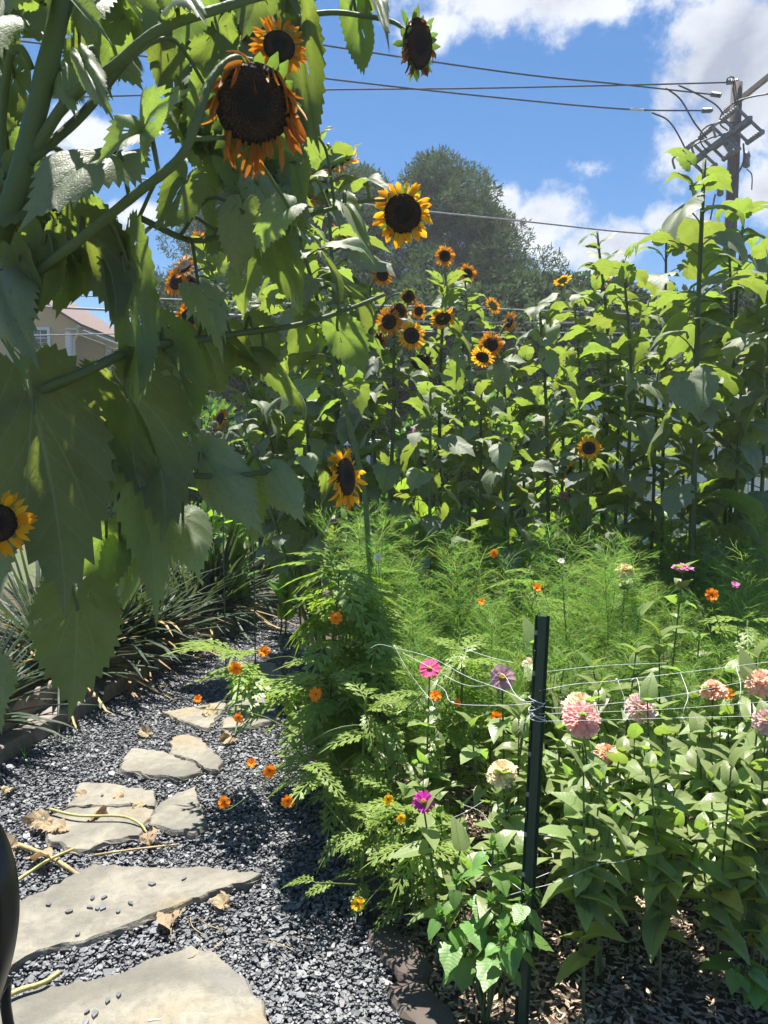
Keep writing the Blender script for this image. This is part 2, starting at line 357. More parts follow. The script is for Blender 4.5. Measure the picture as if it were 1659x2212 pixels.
MAT['lamp_clear'] = simple('clear_lens', (0.6, 0.6, 0.6), 0.15)
MAT['shed'] = simple('white_board_paint', (0.74, 0.75, 0.78), 0.5, var=.04, scale=3)
MAT['stalk'] = simple('dry_stalk', (0.46, 0.36, 0.17), 0.7, scale=14, bump=0.5, col2=(0.26, 0.17, 0.08))
MAT['green_stalk'] = simple('pale_green_stalk', (0.42, 0.44, 0.14), 0.6, scale=14, bump=0.4, col2=(0.36, 0.28, 0.12))
MAT['block'] = simple('concrete_block', (0.26, 0.225, 0.20), 0.9, scale=14, bump=0.6, col2=(0.17, 0.145, 0.125))
MAT['scallop'] = simple('scalloped_concrete', (0.30, 0.25, 0.21), 0.9, scale=9, bump=0.7, col2=(0.19, 0.155, 0.13))
MAT['brick_edge'] = simple('rusty_edging_stone', (0.105, 0.088, 0.076), 0.9, scale=9, bump=0.7, col2=(0.08, 0.06, 0.05))
MAT['seedball'] = simple('spiky_seed_ball', (0.36, 0.40, 0.28), 0.8, scale=40, bump=1.0, col2=(0.18, 0.22, 0.13))

def siding_mat():
    m, t, out = new_mat('tan_lap_siding'); b = t.node('ShaderNodeBsdfPrincipled'); g = t.node('ShaderNodeNewGeometry')
    nz = t.noise(g.outputs['Position'], 2.0, 4); t.l.new(t.mix(nz, (0.60, 0.43, 0.225), (0.54, 0.385, 0.20)), b.inputs['Base Color'])
    b.inputs['Roughness'].default_value = 0.7; t.l.new(b.outputs[0], out.inputs[0]); return m
MAT['siding'] = siding_mat()
def slate_mat():
    m, t, out = new_mat('slate_chip'); b = t.node('ShaderNodeBsdfPrincipled'); a = t.node('ShaderNodeAttribute', attribute_name='tone')
    r = t.node('ShaderNodeValToRGB'); e = r.color_ramp.elements
    e[0].position = 0.0; e[0].color = (0.064, 0.066, 0.072, 1); e[1].position = 1.0; e[1].color = (0.34, 0.35, 0.36, 1)
    for p, c in ((0.45, (0.140, 0.145, 0.156, 1)), (0.75, (0.19, 0.195, 0.208, 1)), (0.93, (0.26, 0.27, 0.285, 1))):
        q = e.new(p); q.color = c
    t.l.new(a.outputs['Fac'], r.inputs[0]); t.l.new(r.outputs[0], b.inputs['Base Color'])
    b.inputs['Roughness'].default_value = 0.5; b.inputs['Specular IOR Level'].default_value = 0.4
    tc = t.node('ShaderNodeTexCoord'); bp = t.node('ShaderNodeBump'); bp.inputs['Strength'].default_value = 0.35; bp.inputs['Distance'].default_value = 0.003
    t.set(bp.inputs['Height'], t.noise(tc.outputs['Object'], 140, 3)); t.l.new(bp.outputs[0], b.inputs['Normal'])
    t.l.new(b.outputs[0], out.inputs[0]); return m
MAT['slate'] = slate_mat()
def chip_mat():
    m, t, out = new_mat('wood_chip'); b = t.node('ShaderNodeBsdfPrincipled'); a = t.node('ShaderNodeAttribute', attribute_name='tone')
    t.l.new(t.mix(a.outputs['Fac'], (0.17, 0.12, 0.085), (0.52, 0.42, 0.30)), b.inputs['Base Color']); b.inputs['Roughness'].default_value = 0.85
    t.l.new(b.outputs[0], out.inputs[0]); return m
MAT['chip'] = chip_mat()
def flag_mat():
    m, t, out = new_mat('flagstone'); b = t.node('ShaderNodeBsdfPrincipled'); tc = t.node('ShaderNodeTexCoord'); oi = t.node('ShaderNodeObjectInfo')
    mp = t.node('ShaderNodeMapping'); t.l.new(tc.outputs['Object'], mp.inputs[0])
    cx = t.node('ShaderNodeCombineXYZ'); t.set(cx.inputs[0], t.m('MULTIPLY', oi.outputs['Random'], 40.0)); t.l.new(cx.outputs[0], mp.inputs['Location'])
    big = t.noise(mp.outputs[0], 2.6, 5, 0.6, 0.6); fine = t.noise(mp.outputs[0], 26, 6, 0.65)
    c = t.mix(t.smooth(big, 0.35, 0.65), (0.14, 0.132, 0.11), (0.265, 0.245, 0.195))
    c = t.mix(t.m('MULTIPLY', t.smooth(t.noise(mp.outputs[0], 1.7, 3, 0.5, 1.0), 0.55, 0.75), 0.75), c, (0.29, 0.215, 0.115))
    c = t.mix(t.m('MULTIPLY', t.smooth(t.noise(mp.outputs[0], 2.1, 5, 0.5, 0.8), 0.60, 0.70), 0.5), c, (0.15, 0.148, 0.145))
    c = t.mix(t.m('MULTIPLY', t.smooth(fine, 0.40, 0.75), 0.6), c, (0.115, 0.108, 0.092))
    lay = t.noise(mp.outputs[0], 3.4, 2, 0.4, 1.2)                     # cleft layers: thin pale ledges
    ph = t.m('ABSOLUTE', t.m('SUBTRACT', t.m('FRACT', t.m('MULTIPLY', lay, 6.0)), 0.5)); led = t.smooth(ph, 0.05, 0.015)
    c = t.mix(t.m('MULTIPLY', led, t.m('MULTIPLY', t.smooth(big, 0.45, 0.6), 0.30)), c, (0.32, 0.30, 0.25)); t.l.new(c, b.inputs['Base Color'])
    b.inputs['Roughness'].default_value = 0.75
    bp = t.node('ShaderNodeBump'); bp.inputs['Strength'].default_value = 1.0; bp.inputs['Distance'].default_value = 0.035
    st = t.m('MULTIPLY', t.m('FLOOR', t.m('MULTIPLY', lay, 6.0)), 0.35)
    t.set(bp.inputs['Height'], t.m('ADD', st, t.m('MULTIPLY', fine, 0.35))); t.l.new(bp.outputs[0], b.inputs['Normal'])
    t.l.new(b.outputs[0], out.inputs[0]); return m
MAT['flag'] = flag_mat()
def ground_mat(name, c1, c2, c3, scale):
    m, t, out = new_mat(name); b = t.node('ShaderNodeBsdfPrincipled'); g = t.node('ShaderNodeNewGeometry')
    a = t.noise(g.outputs['Position'], scale, 6, 0.65); d = t.noise(g.outputs['Position'], scale * 0.08, 3)
    c = t.mix(t.smooth(a, 0.35, 0.65), c1, c2); t.l.new(t.mix(t.smooth(d, 0.4, 0.65), c, c3), b.inputs['Base Color']); b.inputs['Roughness'].default_value = 0.95
    bp = t.node('ShaderNodeBump'); bp.inputs['Strength'].default_value = 0.8; bp.inputs['Distance'].default_value = 0.03
    t.set(bp.inputs['Height'], a); t.l.new(bp.outputs[0], b.inputs['Normal']); t.l.new(b.outputs[0], out.inputs[0]); return m
MAT['lawn'] = ground_mat('lawn_ground', (0.06, 0.09, 0.03), (0.09, 0.11, 0.04), (0.10, 0.09, 0.05), 9)
MAT['soil'] = ground_mat('bed_soil', (0.075, 0.052, 0.036), (0.13, 0.095, 0.065), (0.06, 0.045, 0.032), 40)
MAT['gbase'] = ground_mat('slate_gravel_base', (0.03, 0.032, 0.038), (0.07, 0.075, 0.085), (0.045, 0.048, 0.055), 60)
MAT['road'] = ground_mat('asphalt', (0.05, 0.05, 0.052), (0.06, 0.06, 0.062), (0.045, 0.045, 0.047), 30)

# ------------------------------------------------------------------ the ground
def sheet(name, poly, z, mat):
    mb = MB(); mb.add([(x, y, z) for x, y in poly], [tuple(range(len(poly)))]); o = mb.build(name, mat); return tag(o, kind='structure')
sheet('ground', [(-900, -300), (900, -300), (900, 1500), (-900, 1500)], -0.024, MAT['lawn'])
def x_left(Y): return -1.88 + (Y - 3.45) * 0.205
def x_right(Y): return float(np.interp(Y, [0, 1.88, 2.68, 3.5, 5, 7, 9], [0.45, 0.06, -0.17, -0.34, -0.52, -0.85, -1.3]))
ys = [0.2, 1.0, 1.88, 2.3, 2.68, 3.1, 3.5, 4.2, 5, 6, 7, 8.2]
sheet('gravel_path', [(x_left(y), y) for y in ys] + [(x_right(y), y) for y in ys[::-1]], -0.012, MAT['gbase'])
sheet('bed_soil', [(x_right(y), y) for y in ys] + [(3.6, 8.2), (4.2, 0.2)], -0.016, MAT['soil'])
sheet('bank_soil', [(x_left(y), y) for y in ys] + [(-4.5, 8.2), (-4.5, 0.2)], -0.020, MAT['soil'])
sheet('road', [(-60, 16.2), (60, 16.2), (60, 21.5), (-60, 21.5)], -0.019, MAT['road'])

def plates(n_side, cx, cy, cz, size, asp, thick, tilt, tone):   # many flat chips -> verts, faces
    n = len(cx); k = n_side
    ang = (np.arange(k) / k * 2 * np.pi)[None, :] + npr.uniform(-.38, .38, (n, k)); rr = size[:, None] * npr.uniform(0.65, 1.15, (n, k))
    x = rr * np.cos(ang); y = rr * np.sin(ang) * asp[:, None]; z = npr.uniform(-.12, .12, (n, k)) * size[:, None] * 0.5
    rot = npr.uniform(0, 2 * np.pi, n); tx = npr.normal(0, tilt, n); ty = npr.normal(0, tilt, n)
    X = x * np.cos(rot)[:, None] - y * np.sin(rot)[:, None]; Y = x * np.sin(rot)[:, None] + y * np.cos(rot)[:, None]
    top = np.stack([X + cx[:, None], Y + cy[:, None], z + X * tx[:, None] + Y * ty[:, None] + cz[:, None]], 2)
    bot = top.copy(); bot[:, :, 2] -= thick[:, None]; bot[:, :, :2] = (bot[:, :, :2] - np.stack([cx, cy], 1)[:, None]) * 1.05 + np.stack([cx, cy], 1)[:, None]
    V = np.concatenate([top, bot], 1).reshape(-1, 3); b = (np.arange(n) * 2 * k)[:, None]
    Fc = (b + np.arange(k)[None, :]).tolist()
    for i in range(k):
        j = (i + 1) % k; Fc += np.concatenate([b + k + i, b + k + j, b + j, b + i], 1).tolist()
    mb = MB(); mb.v = [V]; mb.f = Fc; mb.n = len(V); mb.uv = [np.zeros((len(V), 2))]; mb.col = [np.repeat(tone, 2 * k)]; return mb
N = 112000
yy = 1.55 + (npr.random(N) ** 1.5) * 6.0
xl = -1.88 + (yy - 3.45) * 0.205; xr = np.interp(yy, [0, 1.88, 2.68, 3.5, 5, 7, 9], [0.45, 0.06, -0.17, -0.34, -0.52, -0.85, -1.3])
xx = xl + (xr - xl) * npr.random(N) + npr.normal(0, .02, N)
siz = np.clip(npr.lognormal(-5.05, 0.42, N), .003, .026)
g = plates(5, xx, yy, npr.uniform(-.006, .012, N), siz, npr.uniform(.5, .95, N), npr.uniform(.003, .007, N), 0.20, np.clip(npr.beta(1.8, 2.4, N), 0, 1))
tag(g.build('slate_gravel', MAT['slate'], smooth=False), 'blue grey slate chips covering the garden path', 'gravel', kind='stuff')
N = 26000
yy = 1.5 + npr.random(N) * 2.0; xr = np.interp(yy, [0, 1.88, 2.68, 3.5], [0.45, 0.06, -0.17, -0.34])
xx = xr + 0.06 + npr.random(N) * 2.4
g = plates(4, xx, yy, npr.uniform(-.008, .012, N), npr.uniform(.006, .018, N), npr.uniform(.18, .5, N), npr.uniform(.002, .004, N), 0.22, npr.random(N) ** 1.3)
tag(g.build('wood_chip_mulch', MAT['chip'], smooth=False), 'pale wood chip mulch covering the soil under the zinnias', 'mulch', kind='stuff')

# flagstones, each outline on the ground
stones = [
 ([(10, 2154), (100, 2126), (120, 2129), (215, 2111), (345, 2064), (417, 2038), (430, 2050), (465, 2056), (495, 2084), (530, 2109), (547, 2149), (570, 2159), (584, 2212), (600, 2300), (300, 2420), (0, 2400), (-80, 2280)], 'large tan and grey flagstone nearest the camera with flower shadows on it'),
 ([(37, 1949), (205, 1865), (260, 1870), (465, 1874), (565, 1886), (545, 1899), (395, 1949), (200, 2024), (80, 2054), (22, 2086), (-30, 2080), (-40, 1990)], 'long pale flagstone with a pointed end and loose chips on top'),
 ([(172, 1691), (215, 1690), (332, 1706), (336, 1741), (295, 1736), (240, 1738), (147, 1741)], 'yellow stained flagstone scattered with curled dead leaves'),
 ([(112, 1757), (150, 1745), (240, 1742), (296, 1741), (334, 1748), (300, 1804), (240, 1815), (175, 1836), (100, 1814)], 'grey flagstone under a long fallen stalk'),
 ([(425, 1696), (427, 1724), (450, 1781), (420, 1801), (322, 1781), (338, 1741), (370, 1719)], 'triangular grey flagstone with a rust red lower edge'),
 ([(282, 1616), (350, 1621), (425, 1651), (437, 1664), (395, 1679), (310, 1672), (258, 1659)], 'cream flagstone lying left of the half shaded one'),
 ([(370, 1593), (395, 1586), (435, 1593), (478, 1640), (475, 1666), (442, 1658), (425, 1644), (368, 1627)], 'half shaded grey flagstone touching the cream one'),
 ([(350, 1538), (490, 1513), (485, 1531), (450, 1573), (436, 1572)], 'golden triangular flagstone with dry debris at its corner'),
 ([(500, 1527), (560, 1537), (606, 1552), (540, 1568), (478, 1573), (488, 1545)], 'pale flagstone just right of the golden triangular one'),
 ([(530, 1500), (600, 1506), (595, 1542), (560, 1534), (498, 1520)], 'small pale flagstone behind the golden triangular one'),
 ([(500, 1428), (590, 1431), (612, 1456), (600, 1484), (472, 1466)], 'farthest pale flagstone beside the fern leaved cosmos')]
for poly, lab in stones:
    pts = [G(x, y, 0.028) for x, y in poly]; q = []
    for i, a in enumerate(pts):
        b = pts[(i + 1) % len(pts)]; L = (b - a).length; k = max(1, int(L / 0.028))
        for j in range(k):
            p = a.lerp(b, j / k); jit = min(0.010, L * 0.10) if j else 0.003
            q.append((p.x + rnd.uniform(-jit, jit), p.y + rnd.uniform(-jit, jit)))
    c = np.mean(np.array(q), 0); A = np.array(q) - c; n = len(q)
    r = np.linalg.norm(A, axis=1, keepdims=True)
    rings = [(A * (1 - .006 / r), 0.028), (A, 0.022), (A * (1 + .005 / r), 0.012), (A * (1 - .004 / r), -0.02)]
    V = []; Fc = [tuple(range(n))]
    for k, (B, z) in enumerate(rings):
        V += [(x, y, z + (rnd.uniform(-.006, .004) if k in (1, 2) else 0)) for x, y in B]
        if k: Fc += [(k * n - n + i, k * n + i, k * n + (i + 1) % n, k * n - n + (i + 1) % n) for i in range(n)]
    mb = MB(); area = 0.5 * sum(q[i][0] * q[(i + 1) % n][1] - q[(i + 1) % n][0] * q[i][1] for i in range(n))
    if area < 0: Fc = [f[::-1] for f in Fc]
    mb.add(V, Fc); o = mb.build('flagstone', MAT['flag'], smooth=False); o.location = (c[0], c[1], 0); tag(o, lab, 'flagstone', 'flagstones in the gravel path')
# loose chips lying on the stones
lc = [(105, 1948), (150, 1963), (195, 1954), (200, 1934), (225, 1932), (328, 1904), (397, 1893), (210, 1957), (222, 1955), (255, 1963), (282, 1946), (168, 2013), (232, 2155), (257, 2143), (187, 2180), (205, 2183), (185, 2203), (220, 1714), (160, 2045)]
pp = [G(x, y, 0.04) for x, y in lc]
for p in pp:
    n1 = np.array([p.x]), np.array([p.y]), np.array([0.035])
    g = plates(6, *n1, np.array([rnd.uniform(.009, .017)]), np.array([.65]), np.array([.006]), 0.05, np.array([rnd.uniform(.2, .5)]))
    tag(g.build('slate_chip', MAT['slate'], smooth=False), 'single blue grey slate chip lying loose on a pale flagstone', 'stone chip', 'loose slate chips on the flagstones')

# ------------------------------------------------------------------ edging
def edge_pt(Y, off=0.0): return Vector((x_left(Y) - off, Y, 0))
edir = Vector((0.205, 1, 0)).normalized(); ang = math.atan2(edir.y, edir.x)
proto = MB(); box(proto, (0, 0, .045), (.295, .115, .10), bev=.008); bm_ = proto.mesh('edging_block', MAT['block'], smooth=False)
Y = 2.4
blk_lab = 'grey concrete edging block lying along the left side of the gravel path'
while Y < 7.2:
    o = link('edging_block', bm_); o.location = edge_pt(Y, 0.06); o.location.z = rnd.uniform(-.012, .006)
    o.rotation_euler = (rnd.uniform(-.02, .02), rnd.uniform(-.02, .02), ang + rnd.uniform(-.03, .03)); tag(o, blk_lab, 'edging block', 'edging blocks along the path'); Y += 0.30
poly = []
for s in range(3):
    x0 = -.15 + s * .1
    poly += [(x0 + .05 - .05 * math.cos(math.pi * k / 6), .17 + .05 * math.sin(math.pi * k / 6)) for k in range(7)][:-1]
poly = [(-.15, -.05)] + poly + [(.15, .17), (.15, -.05)]
proto = MB(); prism(proto, poly[::-1], -.022, .022, Matrix(((1, 0, 0, 0), (0, 0, 1, 0), (0, 1, 0, 0), (0, 0, 0, 1)))); sm = proto.mesh('scalloped_edging', MAT['scallop'], smooth=False)
Y = 2.5
while Y < 7.3:
    o = link('scalloped_edging', sm); o.location = edge_pt(Y, 0.16); o.rotation_euler = (rnd.uniform(-.12, .08), rnd.uniform(-.04, .04), ang + rnd.uniform(-.03, .03))
    tag(o, 'scalloped concrete edging piece standing behind the row of blocks', 'edging', 'scalloped edging behind the blocks'); Y += 0.305
for k, (px, py, lab) in enumerate([(778, 1890, 'rusty brown edging stone in deep shade at the bed corner'), (845, 2030, 'dark edging stone between the gravel and the mulch'), (905, 2165, 'brown edging stone at the bottom of the picture dappled with sun')]):
    p = G(px, py, 0.05); mb = MB(); rg = random.Random(k + 3); ol = [(.15 * math.cos(a) * rg.uniform(.85, 1.1), .065 * (1 if math.sin(a) > 0 else -1) * abs(math.sin(a)) ** .5 * rg.uniform(.8, 1.1)) for a in [i * math.pi / 9 for i in range(18)]]
    V = []; n = len(ol)
    for sc_, z in ((1.06, -.04), (1.03, -.01), (1, .012), (.90, .020 + .004 * k)): V += [(x * sc_ + rg.uniform(-.004, .004), y * sc_ + rg.uniform(-.004, .004), z + rg.uniform(-.004, .004)) for x, y in ol]
    mb.add(V, [(q * n + i, q * n + (i + 1) % n, q * n + n + (i + 1) % n, q * n + n + i) for q in range(3) for i in range(n)] + [tuple(range(3 * n, 4 * n))]); o = mb.build('edging_stone', MAT['brick_edge'], smooth=False)
    o.location = (p.x + .02, p.y, 0); o.rotation_euler = (0, .03, R(118)); tag(o, lab, 'edging stone', 'edging stones of the flower bed')

# ------------------------------------------------------------------ leaf shapes
HEART = ([0, 8, 18, 32, 50, 70, 90, 110, 130, 150, 165, 175, 180], [1.0, .86, .76, .69, .63, .57, .51, .45, .37, .26, .17, .10, .05])
OVATE = ([0, 6, 12, 20, 30, 45, 65, 90, 120, 150, 180], [1.0, .84, .70, .55, .43, .34, .27, .20, .12, .06, .03])
LANCE = ([0, 3, 6, 10, 16, 25, 40, 60, 90, 140, 180], [1.0, .85, .68, .48, .34, .24, .15, .10, .06, .03, .02])
def leaf_geo(shape, na, rings, tooth=0.0, droop=0.6, fold=0.2, wave=0.03, curl=0.2, holes=0.0, seed=0, twist=0.0, wf=1.0):
    rg = random.Random(seed); th = np.linspace(-np.pi, np.pi, na, endpoint=False) + np.pi / na * 0
    # crowd the samples to the tip
    r = np.interp(np.degrees(np.abs(th)), shape[0], shape[1]); saw = np.where(np.arange(na) % 2 == 0, 1.0, 1.0 - tooth); tipi = np.argmin(np.abs(th)); 
    r = r * saw * (1 + np.array([rg.uniform(-.02, .02) for _ in range(na)])); r[tipi] = 1.0
    V = [(0, 0)]; ph = [rg.uniform(0, 6.28) for _ in range(4)]
    for s in rings:
        sm_ = r if s == rings[-1] else np.interp(np.degrees(np.abs(th)), shape[0], shape[1]); V += list(zip(sm_ * s * np.sin(th), sm_ * s * np.cos(th)))
    V = np.array(V); x, y = V[:, 0] * wf, V[:, 1]; uv = np.stack([V[:, 0], y], 1)
    a = np.arctan2(x, y); q = np.hypot(x, y)
    z = fold * np.abs(x) - curl * x * x * 2.2 + wave * (np.sin(a * 4 + ph[0]) + .7 * np.sin(a * 7 + ph[1])) * q ** 1.5 + wave * .6 * np.sin(y * 9 + ph[2]) * q
    if twist: c, s_ = np.cos(twist * y), np.sin(twist * y); x, z = x * c - z * s_, x * s_ + z * c
    if abs(droop) > 1e-3: aa = droop * y; y2 = np.sin(aa) / droop - z * -np.sin(aa) * 1.0; z = z * np.cos(aa) - (1 - np.cos(aa)) / droop; y = y2
    P3 = np.stack([x, y, z], 1); t = P3[1 + (len(rings) - 1) * na + tipi]
    yv = Vector(t); M = np.array(frame((0, 0, 0), yv, (0, 0, 1)))[:3, :3]; P3 = P3 @ M / yv.length    # chord along +Y, length 1
    Fc = [(0, 1 + (i + 1) % na, 1 + i) for i in range(na)]
    for k in range(len(rings) - 1):
        a0, b0 = 1 + k * na, 1 + (k + 1) * na
        Fc += [(a0 + i, a0 + (i + 1) % na, b0 + (i + 1) % na, b0 + i) for i in range(na)]
    if holes: Fc = [f for f in Fc if len(f) == 3 or rg.random() > holes]
    return P3, Fc, uv
def leaf_mesh(name, mat, *a, **k):
    V, Fc, uv = leaf_geo(*a, **k); mb = MB(); mb.add(V, Fc, uv); return mb.mesh(name, mat)
# which way is up: local +Z is the upper side
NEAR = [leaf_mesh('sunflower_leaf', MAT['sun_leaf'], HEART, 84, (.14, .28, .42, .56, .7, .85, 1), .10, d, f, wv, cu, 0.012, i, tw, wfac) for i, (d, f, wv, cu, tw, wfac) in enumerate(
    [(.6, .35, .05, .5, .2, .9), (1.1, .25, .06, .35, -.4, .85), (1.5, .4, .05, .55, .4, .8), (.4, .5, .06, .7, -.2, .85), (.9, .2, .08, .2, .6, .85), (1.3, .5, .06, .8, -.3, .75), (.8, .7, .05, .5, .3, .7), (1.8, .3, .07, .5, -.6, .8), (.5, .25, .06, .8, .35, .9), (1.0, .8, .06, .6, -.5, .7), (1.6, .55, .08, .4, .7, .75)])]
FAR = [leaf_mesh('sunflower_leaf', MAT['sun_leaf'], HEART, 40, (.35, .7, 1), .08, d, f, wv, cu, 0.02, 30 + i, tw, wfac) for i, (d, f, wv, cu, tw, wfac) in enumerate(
    [(.6, .3, .05, .4, .2, .95), (1.1, .2, .06, .3, -.3, .9), (1.6, .35, .05, .45, .4, .85), (.4, .45, .06, .5, -.2, .9), (.9, .15, .08, .15, .6, .85), (1.2, .55, .06, .6, -.5, .75), (1.9, .3, .07, .35, .3, .8), (.7, .7, .06, .5, .5, .7)])]

# ------------------------------------------------------------------ flower heads (disc radius 1, facing +Z, gravity along -Y)
def petal_geo(mb, M, L, W, bend=0.3, seg=3, notch=False, curl=0.15, M2=None):
    V = []; uv = []; prof = [0.45, 1.0, .85, .1] if not notch else [0.35, .8, 1.0, .8]
    for i in range(seg + 1):
        u = i / seg; wv = np.interp(u, [0, .35, .75, 1], prof) * W / 2
        yy_ = L * (math.sin(bend * u) / bend if abs(bend) > 1e-3 else u); zz = L * ((1 - math.cos(bend * u)) / bend if abs(bend) > 1e-3 else 0)
        tipz = -0.06 * L if (notch and i == seg) else 0
        for j, xj in enumerate((-1, 0, 1)):
            V.append((xj * wv, yy_ + (tipz if j == 1 else 0), -zz + curl * W * abs(xj) * (1 - u * .5))); uv.append((xj * wv, u))
    Fc = [(r * 3 + c, r * 3 + c + 1, r * 3 + c + 4, r * 3 + c + 3) for r in range(seg) for c in range(2)]
    mb.add(tf(M, V), Fc, uv)
def radial(a, r, z, tilt, roll=0.0):    # petal base at angle a, its axis outward tilted up by tilt
    out = Vector((math.cos(a), math.sin(a), 0)); d = out * math.cos(tilt) + Vector((0, 0, math.sin(tilt)))
    hint = Vector((0, 0, 1)) * math.cos(tilt) - out * math.sin(tilt); t = out.cross(Vector((0, 0, 1)))
    return frame(out * r + Vector((0, 0, z)), d, hint + t * roll)
def head_set(kind, seed):
    rg = random.Random(seed); d = MB(); p = MB(); b = MB()
    dome = .22 if kind != 'dry' else .12
    lathe(d, [(0.55, -.30), (.9, -.12), (1.0, 0.0), (.9, dome * .5), (.65, dome * .85), (.38, dome * .80), (.12, dome * .6)], 26)
    if kind == 'fresh':
        for lay in range(2):
            n = 17
            for k in range(n): petal_geo(p, radial(2 * math.pi * (k + .5 * lay) / n + rg.uniform(-.1, .1), .92, -.04 - .05 * lay, rg.uniform(-.05, .35) - .1 * lay, rg.uniform(-.5, .5)), rg.uniform(.75, 1.1), rg.uniform(.28, .40), rg.uniform(-.4, .6))
    elif kind == 'wilt':
        for k in range(64):
            a = rg.uniform(0, 2 * math.pi); dn = Vector((0, -1, 0)); o = Vector((math.cos(a), math.sin(a), 0))
            if o.y > .2 and rg.random() < .25: continue
            dr = (o * rg.uniform(.1, .7) + dn * rg.uniform(.5, 1.3) + Vector((0, 0, rg.uniform(-.1, .4)))).normalized()
            if o.y > 0: dr = (dr + Vector((0, 0, .5))).normalized()
            M = frame(o * .95 + Vector((0, 0, rg.uniform(-.05, .08))), dr, Vector((rg.uniform(-1, 1), .2, rg.uniform(.2, 1))))
            petal_geo(p, M, rg.uniform(.45, 1.0), rg.uniform(.10, .22), rg.uniform(-1.0, 1.0), 4, curl=.5)
    elif kind == 'droop':               # petals swept down, still gold
        for k in range(30):
            a = 2 * math.pi * k / 30 + rg.uniform(-.1, .1); o = Vector((math.cos(a), math.sin(a), 0))
            dr = (o * .9 + Vector((0, -.35, rg.uniform(-.3, .5)))).normalized()
            petal_geo(p, frame(o * .93, dr, Vector((0, 0, 1)) + o.cross(Vector((0, 0, 1))) * rg.uniform(-.8, .8)), rg.uniform(.5, .85), rg.uniform(.26, .4), rg.uniform(-.8, .8), 4, curl=.35)
    else:
        for k in range(22):
            a = rg.uniform(0, 2 * math.pi); o = Vector((math.cos(a), math.sin(a), 0)); dr = (o * .5 + Vector((0, -.8, rg.uniform(-.2, .5)))).normalized()
            petal_geo(p, frame(o * .95, dr, Vector((rg.uniform(-1, 1), 0, 1))), rg.uniform(.3, .6), rg.uniform(.1, .2), rg.uniform(-1, 1), 4, curl=.5)
    lathe(b, [(.12, -.62), (.45, -.50), (.82, -.30), (.985, -.06)], 18)
    nb = 16 if kind != 'dry' else 26
    for k in range(nb):
        a = 2 * math.pi * k / nb + rg.uniform(-.15, .15); petal_geo(b, radial(a, .82, -.22, rg.uniform(-.2, .9) if kind != 'dry' else rg.uniform(.0, 1.2), rg.uniform(-.3, .3)), rg.uniform(.45, .75), .3, rg.uniform(-.6, .6))
    pm = {'fresh': 'yellow', 'wilt': 'rusty_petal', 'droop': 'yellow', 'dry': 'brown_petal'}[kind]
    return d.mesh('seed_disc', MAT['disc']), p.mesh('petals', MAT[pm]), b.mesh('sepals', MAT['sepal'])
HEADS = {k: [head_set(k, 5 * i + len(k)) for i in range(3)] for k in ('fresh', 'wilt', 'droop', 'dry')}
AMBER_FRESH = [(d, p.copy(), b) for d, p, b in HEADS['fresh']]
for d, p, b in AMBER_FRESH: p.materials[0] = MAT['amber']
HEADS['amber'] = AMBER_FRESH
def put_head(root, loc, pos, facing, rad, kind, seed=0, spin=0.0):
    d, p, b = HEADS[kind][seed % 3]
    o = link('flower_head', d, root, Matrix.Translation(-Vector(loc)) @ face_frame(pos, facing, rad, spin=spin))
    link('petals', p, o); link('sepals', b, o); return o

